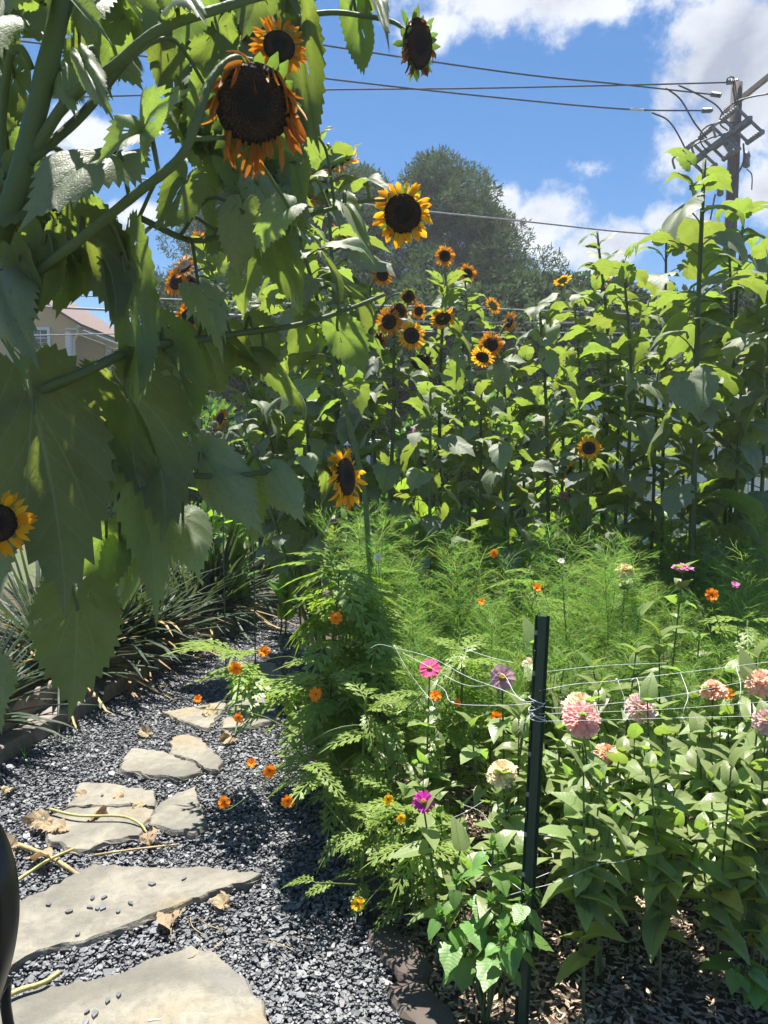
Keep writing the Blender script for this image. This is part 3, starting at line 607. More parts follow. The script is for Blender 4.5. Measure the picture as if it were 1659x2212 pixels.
# ------------------------------------------------------------------ sunflowers
def put_leaf(root, loc, base, tip, hint, wf, meshes, i):
    base, tip = Vector(base), Vector(tip); L = (tip - base).length
    link('leaf', meshes[i % len(meshes)], root, Matrix.Translation(-Vector(loc)) @ frame(base, tip - base, hint, (L * wf, L, L)))
def along(p, f):
    k = min(len(p) - 1, max(0, f) * (len(p) - 1)); i = int(k); j = min(i + 1, len(p) - 1); return p[i].lerp(p[j], k - i)
cnt = [0]
def sunflower(label, stem, r0, n_leaf, size, heads, group=None, f0=0.25, near=False, name='sunflower', seed=1, rtop=.5):
    size *= .86; n_leaf = min(96, int(n_leaf * 2.1))
    """stem: world points from the ground up; heads: (position, facing, radius, kind, from-fraction of the stem)"""
    rg = random.Random(seed); loc = Vector(stem[0]); root = empty(name, loc, label, 'sunflower', group); mb = MB()
    p = tube(mb, stem, r0, r0 * rtop, 8, 6)
    ml = NEAR if near else FAR; a = rg.uniform(0, 6.28)
    for k in range(n_leaf):
        f = f0 + (1.0 - f0) * (k + rg.uniform(-.3, .3)) / n_leaf; f = min(max(f, 0.02), .985); q = along(p, f); a += 2.4 + rg.uniform(-.4, .4)
        top = f > .86
        out = Vector((math.cos(a), math.sin(a), 0)); pl = size * rg.uniform(.45, .85) * (0.5 if top else 1.0); e = R(rg.uniform(35, 60) if top else rg.uniform(5, 48))
        b = q + out * pl * math.cos(e) + Vector((0, 0, pl * math.sin(e)))
        dn = R(rg.uniform(-35, 45) if top else rg.uniform(8, 80)); L = size * rg.uniform(.7, 1.25) * (1 - .35 * max(0, (f - .75) / .25)) * (0.75 + .25 * min(1, (f - f0 + .1) * 4))
        side = out.cross(Vector((0, 0, 1))); dr = out * math.cos(dn) - Vector((0, 0, math.sin(dn))) + side * rg.uniform(-.3, .3)
        hint = out * math.sin(dn) + Vector((0, 0, math.cos(dn))) + side * rg.uniform(-.45, .45)
        tube(mb, [q, q.lerp(b, .5) + Vector((0, 0, .012)), b + dr * .01], max(.0025, r0 * .22), max(.0018, r0 * .14), 5, 3, cap=False)
        put_leaf(root, loc, b, b + dr.normalized() * L, hint, rg.uniform(.85, 1.05), ml, rg.randrange(99))
    for j, (pos, fac, rad, kind, ff) in enumerate(heads):
        fac = Vector(fac).normalized(); back = Vector(pos) - fac * rad * .55
        if ff is not None:
            q = along(p, ff); mid = q.lerp(back, .55) + Vector((0, 0, .02 + .15 * (back - q).length)) - fac * rad * .8
            tube(mb, [q, mid, back - fac * rad * .6 + Vector((0, 0, rad * .3)), back], r0 * .5, max(.004, rad * .13), 6, 4, cap=False)
            if (back - q).length > .3:  # leaves on a long branch
                for u in (.35, .62, .85):
                    c = q.lerp(mid, u * 1.5) if u < .6 else mid.lerp(back, (u - .6) * 2.2); aa = rg.uniform(0, 6.28); o = Vector((math.cos(aa), math.sin(aa), -.7))
                    put_leaf(root, loc, c, c + o.normalized() * size * rg.uniform(.45, .8), Vector((o.x, o.y, 1.2)), .85, ml, rg.randrange(99))
        else:
            tube(mb, [p[-1], p[-1].lerp(back, .6) + Vector((0, 0, rad * .6)), back], r0 * rtop, max(.004, rad * .15), 6, 4, cap=False)
        put_head(root, loc, pos, fac, rad, kind, cnt[0]); cnt[0] += 1
    mb.build('stem', MAT['stem'], root, org=loc); return root

# --- the big branching sunflower at the upper left, at arm's length
bristle = []
loc = Vector((-0.98, 1.5, 0))
big = empty('branching_sunflower', loc, 'huge branching sunflower filling the upper left with a heavy dark drooping head', 'sunflower')
mb = MB(); skel = []
def limb(pts, r0, r1):
    q = [P(*t) if not isinstance(t, Vector) else t for t in pts]; p = tube(mb, q, r0 * .76, r1 * .74, 9, 7, rough=.10); skel.extend(p)
    for i in range(len(p) - 1): bristle.append((p[i], p[i + 1],   .76 * (r0 + (r1 - r0) * i / len(p))))
    return q
limb([loc, Vector((-1.0, 1.5, .6)), Vector((-.99, 1.48, 1.3)), (-60, 700, 1.46), (30, 420, 1.44), (75, 260, 1.44), (122, 60, 1.44), (170, -140, 1.46)], .031, .024)
limb([(70, 330, 1.44), (150, 215, 1.42), (250, 140, 1.38), (345, 65, 1.36), (500, 10, 1.4), (640, -30, 1.5)], .014, .010)
limb([(60, 350, 1.43), (180, 245, 1.5), (300, 100, 1.55), (420, 30, 1.6), (560, -40, 1.7)], .013, .009)
limb([(-40, 680, 1.46), (50, 610, 1.42), (170, 520, 1.38), (280, 430, 1.33), (385, 345, 1.29), (425, 265, 1.28), (455, 175, 1.30), (500, 128, 1.33), (545, 132, 1.36)], .013, .0075)
limb([(-50, 900, 1.46), (70, 850, 1.42), (180, 805, 1.4), (300, 752, 1.5), (420, 735, 1.7), (530, 718, 1.8), (650, 700, 1.86), (760, 665, 1.95), (830, 636, 2.0)], .015, .007)
limb([(-60, 1080, 1.45), (100, 1030, 1.5), (280, 1018, 1.55), (480, 1030, 1.6), (600, 1015, 1.68), (690, 1008, 1.74), (722, 1030, 1.78)], .010, .007)
limb([(250, 140, 1.38), (400, 50, 1.55), (560, 55, 1.7), (700, 28, 1.75), (790, 35, 1.75), (850, 48, 1.74), (880, 68, 1.72)], .010, .006)
limb([(300, 470, 1.6), (420, 520, 1.7), (520, 492, 1.8), (620, 480, 1.9), (700, 455, 1.95), (780, 436, 2.0), (835, 432, 2.02)], .009, .006)
limb([(0, 420, 1.5), (5, 250, 1.5), (20, 130, 1.45), (45, 105, 1.42), (70, 150, 1.44)], .012, .008)
limb([(60, 360, 1.5), (110, 320, 1.55), (145, 340, 1.6), (170, 400, 1.6)], .007, .005)
limb([(-20, 560, 1.5), (30, 600, 1.45), (90, 520, 1.5)], .008, .005)
# leaves: base px, tip px, distance at base and tip, width factor, what side shows (1: upper side towards us, -1: under side)
LV = [(262, 540, 252, 715, 1.44, 1.4, .62, -1), (40, 555, 66, 712, 1.38, 1.36, .7, -1), (185, 505, 235, 712, 1.42, 1.38, .80, -1), (95, 520, 70, 700, 1.4, 1.36, .75, -1), (140, 470, 150, 660, 1.5, 1.46, .9, -1), (70, 868, 140, 1345, 1.40, 1.30, .74, -1), (270, 840, 345, 1180, 1.5, 1.45, .85, -1), (292, 1010, 338, 1358, 1.52, 1.46, .40, -1), (350, 745, 405, 965, 1.6, 1.55, .85, -1),
 (165, 1300, 148, 1562, 1.45, 1.38, .95, -1), (-10, 1190, 12, 1425, 1.5, 1.4, .7, 1), (-10, 1450, 4, 1590, 1.5, 1.45, .8, 1), (275, 560, 300, 900, 1.44, 1.34, .45, -1),
 (-10, 590, 85, 800, 1.4, 1.28, .62, 1), (395, 1120, 432, 1255, 1.7, 1.64, .95, 1), (335, 1030, 312, 1210, 1.65, 1.6, .75, 1), (440, 985, 578, 1168, 1.62, 1.52, .62, 1), (530, 1020, 545, 1185, 1.7, 1.66, .6, -1),
 (590, 1020, 662, 1140, 1.66, 1.58, .62, 1), (660, 985, 678, 1040, 1.7, 1.66, .8, 1), (705, 1000, 690, 1100, 1.75, 1.8, .5, -1), (530, 712, 572, 815, 1.82, 1.76, 1.2, -1), (572, 785, 652, 925, 1.84, 1.76, .5, -1),
 (578, 500, 652, 685, 1.85, 1.75, .55, -1), (428, 615, 482, 790, 1.65, 1.58, .55, 1), (505, 365, 590, 520, 1.62, 1.55, .45, -1), (592, 430, 662, 515, 1.9, 1.8, .75, 1),
 (305, 300, 418, 190, 1.33, 1.25, .55, 1), (308, 288, 205, 360, 1.33, 1.24, .6, 1), (240, 335, 35, 505, 1.36, 1.18, .58, 1), (90, 5, 245, 100, 1.4, 1.22, .5, 1), (60, -20, -20, 60, 1.4, 1.3, .6, 1),
 (648, 50, 692, 335, 1.72, 1.66, .42, -1), (600, -20, 640, 130, 1.7, 1.7, .6, -1), (768, 25, 786, 165, 1.78, 1.72, .55, -1), (800, 15, 842, 118, 1.78, 1.66, .42, 1), (690, 300, 724, 278, 1.9, 1.85, .9, 1),
 (742, 440, 816, 575, 2.0, 1.92, .40, 1), (728, 708, 790, 815, 1.95, 1.9, .8, -1), (786, 398, 850, 425, 2.02, 1.95, .8, 1), (660, 400, 720, 380, 2.0, 1.9, .7, 1), 
 (440, 180, 395, 300, 1.5, 1.5, .8, -1), (470, 60, 420, 200, 1.6, 1.6, .85, -1), (350, 60, 330, 210, 1.55, 1.55, .9, -1), (520, 60, 560, 210, 1.75, 1.75, .7, -1), (400, 390, 330, 500, 1.5, 1.45, .9, -1),
 (180, 130, 250, 270, 1.35, 1.3, .35, 1), (130, 150, 165, 260, 1.45, 1.4, .5, 1), (30, 160, 70, 290, 1.55, 1.5, .8, -1), (20, 330, 80, 480, 1.55, 1.5, .9, -1), (0, 460, 120, 600, 1.5, 1.42, .8, -1),
 (150, 540, 120, 690, 1.5, 1.45, .8, -1), (430, 720, 470, 860, 1.75, 1.7, .75, -1), (480, 730, 560, 830, 1.8, 1.75, .5, -1), (330, 740, 410, 900, 1.66, 1.6, .8, 1),
 (60, 930, 20, 1150, 1.55, 1.5, .8, -1), (230, 1150, 210, 1320, 1.6, 1.55, .8, -1), (180, 910, 215, 1120, 1.55, 1.5, .8, -1), (260, 1180, 250, 1340, 1.62, 1.6, .7, -1), (-10, 720, 20, 870, 1.6, 1.5, .6, -1),
 (590, 150, 640, 300, 1.8, 1.75, .7, -1), (620, 230, 610, 400, 1.85, 1.85, .7, -1), (560, 330, 520, 470, 1.8, 1.8, .8, -1), (250, -30, 310, 90, 1.5, 1.45, .8, -1), (420, -30, 380, 110, 1.5, 1.5, .9, -1), (380, 20, 450, 60, 1.35, 1.25, .5, 1), (560, -30, 520, 90, 1.6, 1.6, .9, -1)]
def L_of(b, t): return (t - b).length
def nearest(q): return min(skel, key=lambda s: (s - q).length + abs(s.z - q.z - .05) * .2)
def add_big_leaf(b, t, wf, side, i):
    s = nearest(b); mid = s.lerp(b, .5) + Vector((0, 0, .03 + .1 * (s - b).length))
    if (s - b).length > .012: tube(mb, [s, mid, b, b.lerp(t, .06)], .0045, .0028, 6, 4, cap=False)
    d = (t - b).normalized(); hint = Vector((rnd.uniform(-.4, .4), -1.0 * side, (.45 if side > 0 else .7) + rnd.uniform(-.2, .3)))
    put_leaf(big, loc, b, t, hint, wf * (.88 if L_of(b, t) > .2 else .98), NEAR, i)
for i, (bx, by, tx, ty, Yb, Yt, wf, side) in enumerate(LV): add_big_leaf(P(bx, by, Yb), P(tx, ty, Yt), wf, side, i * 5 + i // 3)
holes_px = [(190, 320, 130, 70), (310, 450, 55, 40), (165, 770, 120, 70), (395, 610, 40, 85), (90, 160, 25, 25), (900, 300, 190, 400)]
n = 0
while n < 118:                            # the crowd of leaves behind them
    bx, by = rnd.uniform(-60, 640), rnd.uniform(-80, 560); Yd = rnd.uniform(1.46, 2.05)
    tx, ty = bx + rnd.uniform(-80, 80), by + rnd.uniform(80, 165)
    if any(abs(k * bx + (1 - k) * tx - hx) < rx + 50 * (1 - abs(2 * k - 1)) + 12 and abs(k * by + (1 - k) * ty - hy) < ry + 20 for k in (0, .25, .5, .75, 1) for hx, hy, rx, ry in holes_px): continue
    if Yd < 1.66 and max(bx, tx) > 410 and min(bx, tx) < 700 and by < 390 and ty > 20: continue   # nothing hangs in front of the heads
    add_big_leaf(P(bx, by, Yd), P(tx, ty, Yd - rnd.uniform(-.05, .12)), rnd.uniform(.6, .9), rnd.choice((-1, -1, 1)), rnd.randrange(99)); n += 1
for (c0, c1, rr0) in bristle:               # stiff pale hairs along the near stems
    for k in range(int((c1 - c0).length * 1500)):
        q = c0.lerp(c1, rnd.random()); t = (c1 - c0).normalized(); o = Vector((rnd.gauss(0, 1), rnd.gauss(0, 1), rnd.gauss(0, 1))); o = (o - t * o.dot(t)).normalized(); sd2 = t.cross(o) * .0004
        q = q + o * rr0 * .95; mb.add([tuple(q - sd2), tuple(q + sd2), tuple(q + (o + t * rnd.uniform(-.4, .4)) * rnd.uniform(.003, .007))], [(0, 1, 2)])
mb.build('stem', MAT['stem'], big, org=loc)
put_head(big, loc, P(548, 225, 1.34), (.08, -1, -.16), .0665, 'wilt', 0)
put_head(big, loc, P(603, 100, 1.45), (.25, -1, .05), .030, 'amber', 1)
put_head(big, loc, P(905, 95, 1.72), (.75, -.6, -.2), .050, 'dry', 0)
put_head(big, loc, P(870, 462, 2.04), (.1, -1, -.12), .052, 'droop', 1)
put_head(big, loc, P(745, 1030, 1.80), (.92, -.42, .10), .050, 'droop', 2)
put_head(big, loc, P(-8, 1130, 1.28), (.3, -1, .1), .034, 'fresh', 0)
def bed_x(x, Y):                         # nothing grows in the gravel
    l, rr = x_left(Y) - .3, x_right(Y) + .12
    if Y > 8 or x <= l or x >= rr: return x
    return rr if x > (l + rr) / 2 - .25 else l
def stem_to(Yg, px, py, Y, lean=0.0, dx=0.0):
    t = P(px, py, Y); b = Vector((t.x + dx, Y, 0)); b.x = bed_x(b.x, Y); m1 = b.lerp(t, .4) + Vector((lean * .4, 0, 0)); m2 = b.lerp(t, .75) + Vector((lean, 0, 0)); return [b, m1, m2, t]
cam_f = Vector((0, -1, 0))
def H(px, py, Y, fac, rad, kind, ff=None): return (P(px, py, Y), fac, rad, kind, ff)
# --- the sunflowers with heads in the middle of the picture
def back(k, hs): return [(P(px, py, Y * k), fc, rd * k, kd, ff) for px, py, Y, fc, rd, kd, ff in hs]
sunflower('tall sunflower with two orange half-open heads and one nodding away at top centre left', stem_to(0, 700, 335, 4.7, .03, .1), .019, 24, .27,
  back(1.62, [(722, 355, 2.9, (.3, .5, -.9), .062, 'droop', None), (660, 395, 2.9, (.5, -.6, .1), .032, 'amber', .93), (655, 430, 2.9, (-.2, -.7, -.3), .03, 'amber', .9)]), seed=11, f0=.3)
sunflower('sunflower with small upturned orange heads just left of the drooping round head', stem_to(0, 640, 520, 5.0, -.02, .05), .016, 22, .25, back(1.56, [(740, 508, 3.2, (.6, -.3, .6), .03, 'amber', .85), (505, 478, 3.2, (0, -.8, .4), .028, 'amber', .95)]), seed=12, f0=.2)
sunflower('sunflower bearing a column of rusty orange heads beside the near dark leaves', stem_to(0, 440, 540, 5.4, .05, .06), .016, 22, .25,
  back(1.8, [(398, 575, 3.0, (-.3, -.7, .4), .032, 'amber', None), (380, 610, 3.0, (-.3, -.8, .1), .03, 'amber', .94), (412, 610, 3.0, (.4, -.8, 0), .026, 'wilt', .9), (410, 685, 3.0, (.2, -.8, -.3), .032, 'amber', .8), (430, 520, 3.0, (.2, -.9, .2), .022, 'amber', .97)]), seed=13, f0=.2)
sunflower('thin sunflower with one nodding yellow head above the spiky seed balls', stem_to(0, 500, 780, 5.2, .1, .2), .013, 16, .21, back(1.33, [(415, 828, 3.9, (-.2, -.3, -.9), .04, 'droop', .95), (475, 905, 3.9, (-.6, -.6, .3), .034, 'amber', .7)]), seed=14, f0=.3)
sunflower('thick stemmed sunflower leaning left over the far end of the path', [Vector((.03, 3.5, 0)), P(800, 1230, 3.45), P(785, 1050, 3.4), P(748, 890, 3.35), P(705, 720, 3.3), P(660, 560, 3.25), P(615, 440, 3.2)], .014, 18, .22, [], seed=23, f0=.5)
sunflower('slender sunflower with a full round yellow face, the highest of the middle row', stem_to(0, 962, 600, 4.6, -.02, -.03), .016, 20, .20, [H(961, 553, 4.55, (.05, -1, .0), .034, 'amber'), H(910, 782, 4.4, (.1, -.75, -.7), .055, 'dry', .75), H(957, 688, 4.45, (.1, -.6, -.7), .05, 'droop', .86)], seed=15, f0=.2)
sunflower('sunflower with a yellow head tipped to the right of the highest middle one', stem_to(0, 1005, 610, 5.0, .02, .06), .013, 17, .19, [H(1010, 590, 5.0, (.25, -1, .15), .035, 'amber'), H(1065, 660, 5.0, (.5, .3, .4), .034, 'amber', .86)], seed=16, f0=.25)
sunflower('sunflower with a dark centred head under the drooping round head', stem_to(0, 800, 620, 4.6, -.02, .1), .014, 18, .19, [H(826, 595, 4.6, (.1, -1, .1), .036, 'amber'), H(882, 640, 4.5, (.2, -.9, -.3), .038, 'wilt', .88), H(905, 672, 4.5, (.3, -.8, -.2), .027, 'amber', .8)], seed=17, f0=.2)
sunflower('bushy sunflower with a big bright yellow face and wilted orange heads clustered above it', stem_to(0, 850, 690, 4.3, .02, -.08), .016, 22, .22,
  [H(889, 725, 4.2, (.22, -1, .05), .046, 'fresh', .86), H(860, 672, 4.25, (.2, -.8, -.2), .046, 'wilt'), H(840, 695, 4.25, (-.3, -.9, -.1), .044, 'amber', .95), H(818, 732, 4.2, (-.2, -.9, -.1), .035, 'wilt', .85)], seed=18, f0=.2)
sunflower('sunflower with an orange face and a nodding yellow head hanging together', stem_to(0, 1080, 720, 4.3, .03, .05), .014, 18, .19, [H(1060, 745, 4.2, (-.1, -1, .1), .040, 'amber', .92), H(1042, 772, 4.15, (-.3, -.5, -.6), .038, 'fresh', .86), H(1100, 695, 4.3, (-.8, -.4, .1), .034, 'amber')], seed=19, f0=.2)
sunflower('sunflower with a single small yellow face low among the right hand leaves', stem_to(0, 1262, 905, 3.9, .02, .04), .011, 10, .16, [H(1272, 968, 3.8, (-.15, -1, .25), .034, 'fresh', .9), H(1228, 1020, 3.9, (.8, -.4, -.3), .036, 'fresh', .7)], seed=20, f0=.4)
sunflower('sunflower whose yellow head turns its back, half hidden behind the leafy right row', stem_to(0, 1300, 640, 5.0, .02, .05), .014, 18, .20, [H(1285, 695, 4.95, (.1, -.3, .9), .042, 'fresh', .9), H(1300, 605, 5.0, (.2, .6, .3), .03, 'amber'), H(1215, 605, 5.1, (-.2, .3, .8), .034, 'fresh', .85)], seed=21, f0=.2)
sunflower('sunflower with a shaded yellow head low beside the white shed', stem_to(0, 1500, 700, 4.9, .02, .02), .013, 15, .19, [H(1472, 812, 4.8, (-.9, -.5, .1), .045, 'fresh', .8)], seed=22, f0=.2)
# --- headless tall ones on the right
sunflower('tallest straight sunflower on the right with a thick bare stem and a leafy top', stem_to(0, 1522, 345, 3.8, -.01, 0.02), .019, 14, .27, [], seed=44, f0=.30, rtop=.5)
FILL = 'leafy green sunflower without an open head, standing in the dense right hand row'
GR = 'leafy sunflowers of the right hand row'
fills = [(1290, 500, 4.6, .06, .10, 18, .20), (1345, 560, 4.2, .05, .06, 17, .21), (1610, 430, 4.4, -.03, 0, 15, .29), (1240, 640, 4.8, .03, .1, 16, .19), (1165, 655, 4.2, .02, .12, 18, .20), (1440, 480, 4.6, .0, .05, 15, .27), (1575, 520, 4.4, .03, .05, 14, .27),
         (1660, 540, 4.0, .02, .02, 14, .28), (1400, 650, 5.3, .0, .0, 16, .2), (1720, 480, 4.6, 0, 0, 16, .22), (1490, 640, 5.6, 0, 0, 15, .2), (1550, 690, 5.2, .02, .02, 15, .2), (1640, 720, 4.9, 0, 0, 14, .2), (1130, 760, 5.1, 0, .05, 16, .19), (1220, 780, 4.5, 0, 0, 14, .18), (1340, 760, 4.9, 0, 0, 14, .18), (1420, 800, 4.3, 0, 0, 12, .18), (1600, 850, 3.9, 0, 0, 11, .2)]
for k, (px, py, Y, ln, dx, nl, sz) in enumerate(fills): sunflower(FILL, stem_to(0, px, py, Y, ln, dx), .014, nl, sz, [], GR, f0=.22, seed=50 + k)
FILL2 = 'leafy green sunflower without an open head, filling the middle row behind the path'
for k, (px, py, Y, ln, dx, nl, sz) in enumerate([(730, 600, 5.2, .0, .0, 20, .23), (760, 700, 4.7, .02, 0, 16, .2), (560, 640, 5.6, .02, .03, 20, .25), (930, 830, 3.9, 0, 0, 14, .18), (1040, 850, 4.3, 0, 0, 14, .18), (650, 760, 5.6, 0, 0, 16, .22), (1000, 740, 4.9, 0, 0, 15, .18), (1100, 900, 3.9, 0, 0, 12, .18), (520, 900, 4.6, 0, 0, 11, .16)]):
    sunflower(FILL2, stem_to(0, px, py, Y, ln, dx), .013, nl, sz, [], 'leafy sunflowers of the middle row', f0=.18, seed=90 + k)

# ------------------------------------------------------------------ flower meshes for the bed
def bloom(kind, mat, seed=1):            # petals radius 1
    rg = random.Random(seed); p = MB(); c = MB()
    if kind == 'cosmos':
        for lay, n in ((0, 8), (1, 6)):
            for k in range(n): petal_geo(p, radial(2 * math.pi * (k + .5 * lay) / n + rg.uniform(-.08, .08), .14, .02 * lay, rg.uniform(.05, .45) + lay * .25, rg.uniform(-.25, .25)), rg.uniform(.75, .95) * (1 - .2 * lay), .52, rg.uniform(-.3, .4), 3, True)
        lathe(c, [(.16, -.05), (.2, .05), (.14, .16), (.03, .18)], 10)
    elif kind == 'single':
        for lay, n in ((0, 13), (1, 10)):
            for k in range(n): petal_geo(p, radial(2 * math.pi * (k + .5 * lay) / n, .2, .05 * lay, rg.uniform(-.1, .15) + .15 * lay, rg.uniform(-.2, .2)), rg.uniform(.7, .82) * (1 - .15 * lay), .34, rg.uniform(-.1, .4), 3, True)
        lathe(c, [(.24, 0), (.28, .1), (.2, .24), (.05, .26)], 12)
    elif kind == 'cup':
        for k in range(9): petal_geo(p, radial(2 * math.pi * k / 9, .1, 0, rg.uniform(.7, 1.0), rg.uniform(-.2, .2)), .95, .5, -.3, 3, True)
        lathe(c, [(.12, -.05), (.14, .05), (.08, .14)], 8)
    else:                               # double dome
        L = 7
        for lay in range(L):
            u = lay / (L - 1); n = int(20 - 11 * u)
            for k in range(n):
                a = 2 * math.pi * (k + .5 * (lay % 2)) / n + rg.uniform(-.12, .12)
                petal_geo(p, radial(a, .42 * (1 - u * .75), -.12 + .42 * u, -.25 + 1.25 * u + rg.uniform(-.15, .15), rg.uniform(-.25, .25)), (.62 - .22 * u) * rg.uniform(.9, 1.1), .25, rg.uniform(-.2, .7), 3, True, curl=.35)
        lathe(c, [(.3, -.2), (.34, 0), (.22, .25), (.06, .34)], 10)
    return p.mesh('petals', MAT[mat]), c.mesh('flower_centre', MAT['disc_gold'])
BL = {}
def get_bloom(kind, mat):
    if (kind, mat) not in BL: BL[(kind, mat)] = bloom(kind, mat, len(BL) + 1)
    return BL[(kind, mat)]
def put_bloom(root, loc, pos, facing, rad, kind, mat, spin=0.0):
    p, c = get_bloom(kind, mat)
    o = link('flower', p, root, Matrix.Translation(-Vector(loc)) @ face_frame(pos, facing, rad, spin=spin)); link('flower_centre', c, o); return o
# --- zinnias
def zinnia_parts(h, seed, size=.112, low=.25):
    rg = random.Random(seed); st = MB(); fo = MB(); lean = rg.uniform(-.06, .06), rg.uniform(-.06, .06)
    stems = [([(0, 0, 0), (lean[0] * .3, lean[1] * .3, h * .5), (lean[0], lean[1], h)], 1.0)]
    for b in range(rg.choice((1, 2, 2, 3))):
        a = rg.uniform(0, 6.28); z0 = h * rg.uniform(.3, .55); o = rg.uniform(.06, .13)
        stems.append(([(lean[0] * .3, lean[1] * .3, z0), (lean[0] * .4 + math.cos(a) * o * .7, lean[1] * .4 + math.sin(a) * o * .7, z0 + h * .12), (math.cos(a) * o, math.sin(a) * o, z0 + h * rg.uniform(.25, .45))], .7))
    for pts, k in stems:
        p = tube(st, pts, .0045 * k + .001, .0025, 6, 5); L = sum((p[i + 1] - p[i]).length for i in range(len(p) - 1)); n = max(3, int(L / .062)); a = rg.uniform(0, 3.14)
        for i in range(n + 1):
            f = i / n; q = along(p, f)
            if k == 1.0 and f < low: continue
            a += math.pi / 2 + rg.uniform(-.3, .3)
            tops = f > .88
            for sgn in (0, math.pi):
                if rg.random() < .08: continue
                b = a + sgn + rg.uniform(-.2, .2); el = rg.uniform(.35, 1.0) if tops else rg.uniform(-.6, .5); s = size * rg.uniform(.55, 1.4) * (.75 if tops else 1)
                d = Vector((math.cos(b) * math.cos(el), math.sin(b) * math.cos(el), math.sin(el))); hint = Vector((-math.cos(b) * math.sin(el), -math.sin(b) * math.sin(el), math.cos(el))) + Vector((rg.uniform(-.3, .3), rg.uniform(-.3, .3), 0))
                V, Fc, uv = leaf_geo(OVATE, 20, (.4, .75, 1), 0, rg.uniform(.2, 1.3), rg.uniform(.15, .5), .02, .2, 0, rg.randrange(999), rg.uniform(-.3, .3), rg.uniform(.9, 1.35))
                fo.add(tf(frame(q, d, hint, (s, s, s)), V), Fc, uv)
    return st.mesh('stem', MAT['stem']), fo.mesh('foliage', MAT['zin_leaf']), Vector((lean[0], lean[1], h))
ZV = [zinnia_parts(h, 100 + i) for i, h in enumerate((.72, .80, .66, .76, .86, .62, .70, .82))]
def zinnia(x, y, rot, s, label, group, var, flower=None):
    st, fo, top = ZV[var % len(ZV)]; root = empty('zinnia', (x, y, 0), label, 'zinnia', group); M = Matrix.Rotation(rot, 4, 'Z') @ Matrix.Scale(s, 4)
    link('stem', st, root, M); link('foliage', fo, root, M); return root
def zinnia_flower(label, px, py, Y, kind, mat, rad, facing, seed, leaves_low=.35, size=.095):
    t = P(px, py, Y); st, fo, top = zinnia_parts(t.z - .01, 300 + seed, size, leaves_low); loc = Vector((t.x - top.x, t.y - top.y, 0))
    root = empty('zinnia', loc, label, 'zinnia', 'zinnias in bloom'); link('stem', st, root); link('foliage', fo, root)
    put_bloom(root, loc, t + Vector((0, 0, rad * .15)), facing, rad, kind, mat, seed); return root
ZF = [('zinnia with a hot pink bloom beside the white netting left of the post', 928, 1448, 2.5, 'single', 'hotpink', .040, (-.1, -.75, .75)),
 ('zinnia with a fading dusty mauve bloom just left of the green post', 1085, 1468, 2.4, 'single', 'mauve', .046, (-.1, -.9, .45)),
 ('zinnia with a pale pink single bloom half hidden behind the green post', 1152, 1440, 2.75, 'single', 'palepink', .046, (-.2, -.5, .9)),
 ('zinnia with a large salmon pink domed bloom right of the green post', 1258, 1556, 2.1, 'dome', 'salmon', .058, (.05, -.75, .7)),
 ('zinnia with a cream domed bloom rising behind the large salmon one', 1254, 1528, 2.22, 'dome', 'cream', .055, (0, -.45, .9)),
 ('zinnia with a dusty pink domed bloom between the netting strings', 1385, 1532, 2.35, 'dome', 'palepink', .053, (0, -.7, .7)),
 ('zinnia with a flattened peach bloom seen from the side near an orange cosmos', 1540, 1493, 2.35, 'dome', 'peach', .046, (-.3, -.1, 1)),
 ('zinnia with a peach bloom cut by the right edge of the picture', 1645, 1478, 2.2, 'dome', 'peach', .05, (-.5, -.5, .7)),
 ('zinnia with a ragged cream and pink bloom low on the left of the post', 1085, 1672, 2.15, 'dome', 'cream', .049, (-.1, -.5, .85)),
 ('zinnia with a bright magenta single bloom low near the path', 915, 1736, 2.02, 'single', 'magenta', .034, (.05, -.8, .6)),
 ('tall zinnia with a cream bloom held up above the feathery foliage', 1351, 1236, 3.1, 'double', 'cream', .045, (.1, -.5, .9)),
 ('tall zinnia with a flat pink bloom and raised orange centre', 1475, 1230, 3.0, 'single', 'pink', .048, (0, -.12, 1)),
 ('zinnia with a dusty bloom low at the right edge of the picture', 1655, 1560, 2.05, 'dome', 'palepink', .042, (-.4, -.6, .7)),
 ('zinnia with a hidden peach bloom under the salmon domed one', 1310, 1630, 2.3, 'dome', 'peach', .04, (.1, -.5, .8))]
for k, (lab, px, py, Y, kd, mt, rad, fc) in enumerate(ZF): zinnia_flower(lab, px, py, Y, kd, mt, rad, fc, k, .55 if Y > 2.9 else .3)
k = 0
for row, Y in enumerate((1.95, 2.12, 2.30, 2.5, 2.72)):
    x = .34 + .05 * row
    while x < Y * .60:
        xx_, yy_ = x + rnd.uniform(-.05, .05), Y + rnd.uniform(-.07, .07); hs_ = np.interp(Y, [1.9, 2.3, 3.0], [.86, .98, 1.02]) * rnd.uniform(.85, 1.08)
        if x < .5: hs_ *= .85
        zinnia(xx_, yy_, rnd.uniform(0, 6.28), hs_, 'leafy green zinnia without a bloom in the crowd right of the path', 'zinnias without a bloom', k); k += 1; x += rnd.uniform(.13, .20)
for (x, y, s) in ((.02, 2.55, .72), (.12, 2.35, .66), (.22, 2.5, .75), (.2, 2.2, .6)): zinnia(x, y, rnd.uniform(0, 6), s, 'small leafy zinnia without a bloom at the left corner of the bed', 'small zinnias at the bed corner', k); k += 1

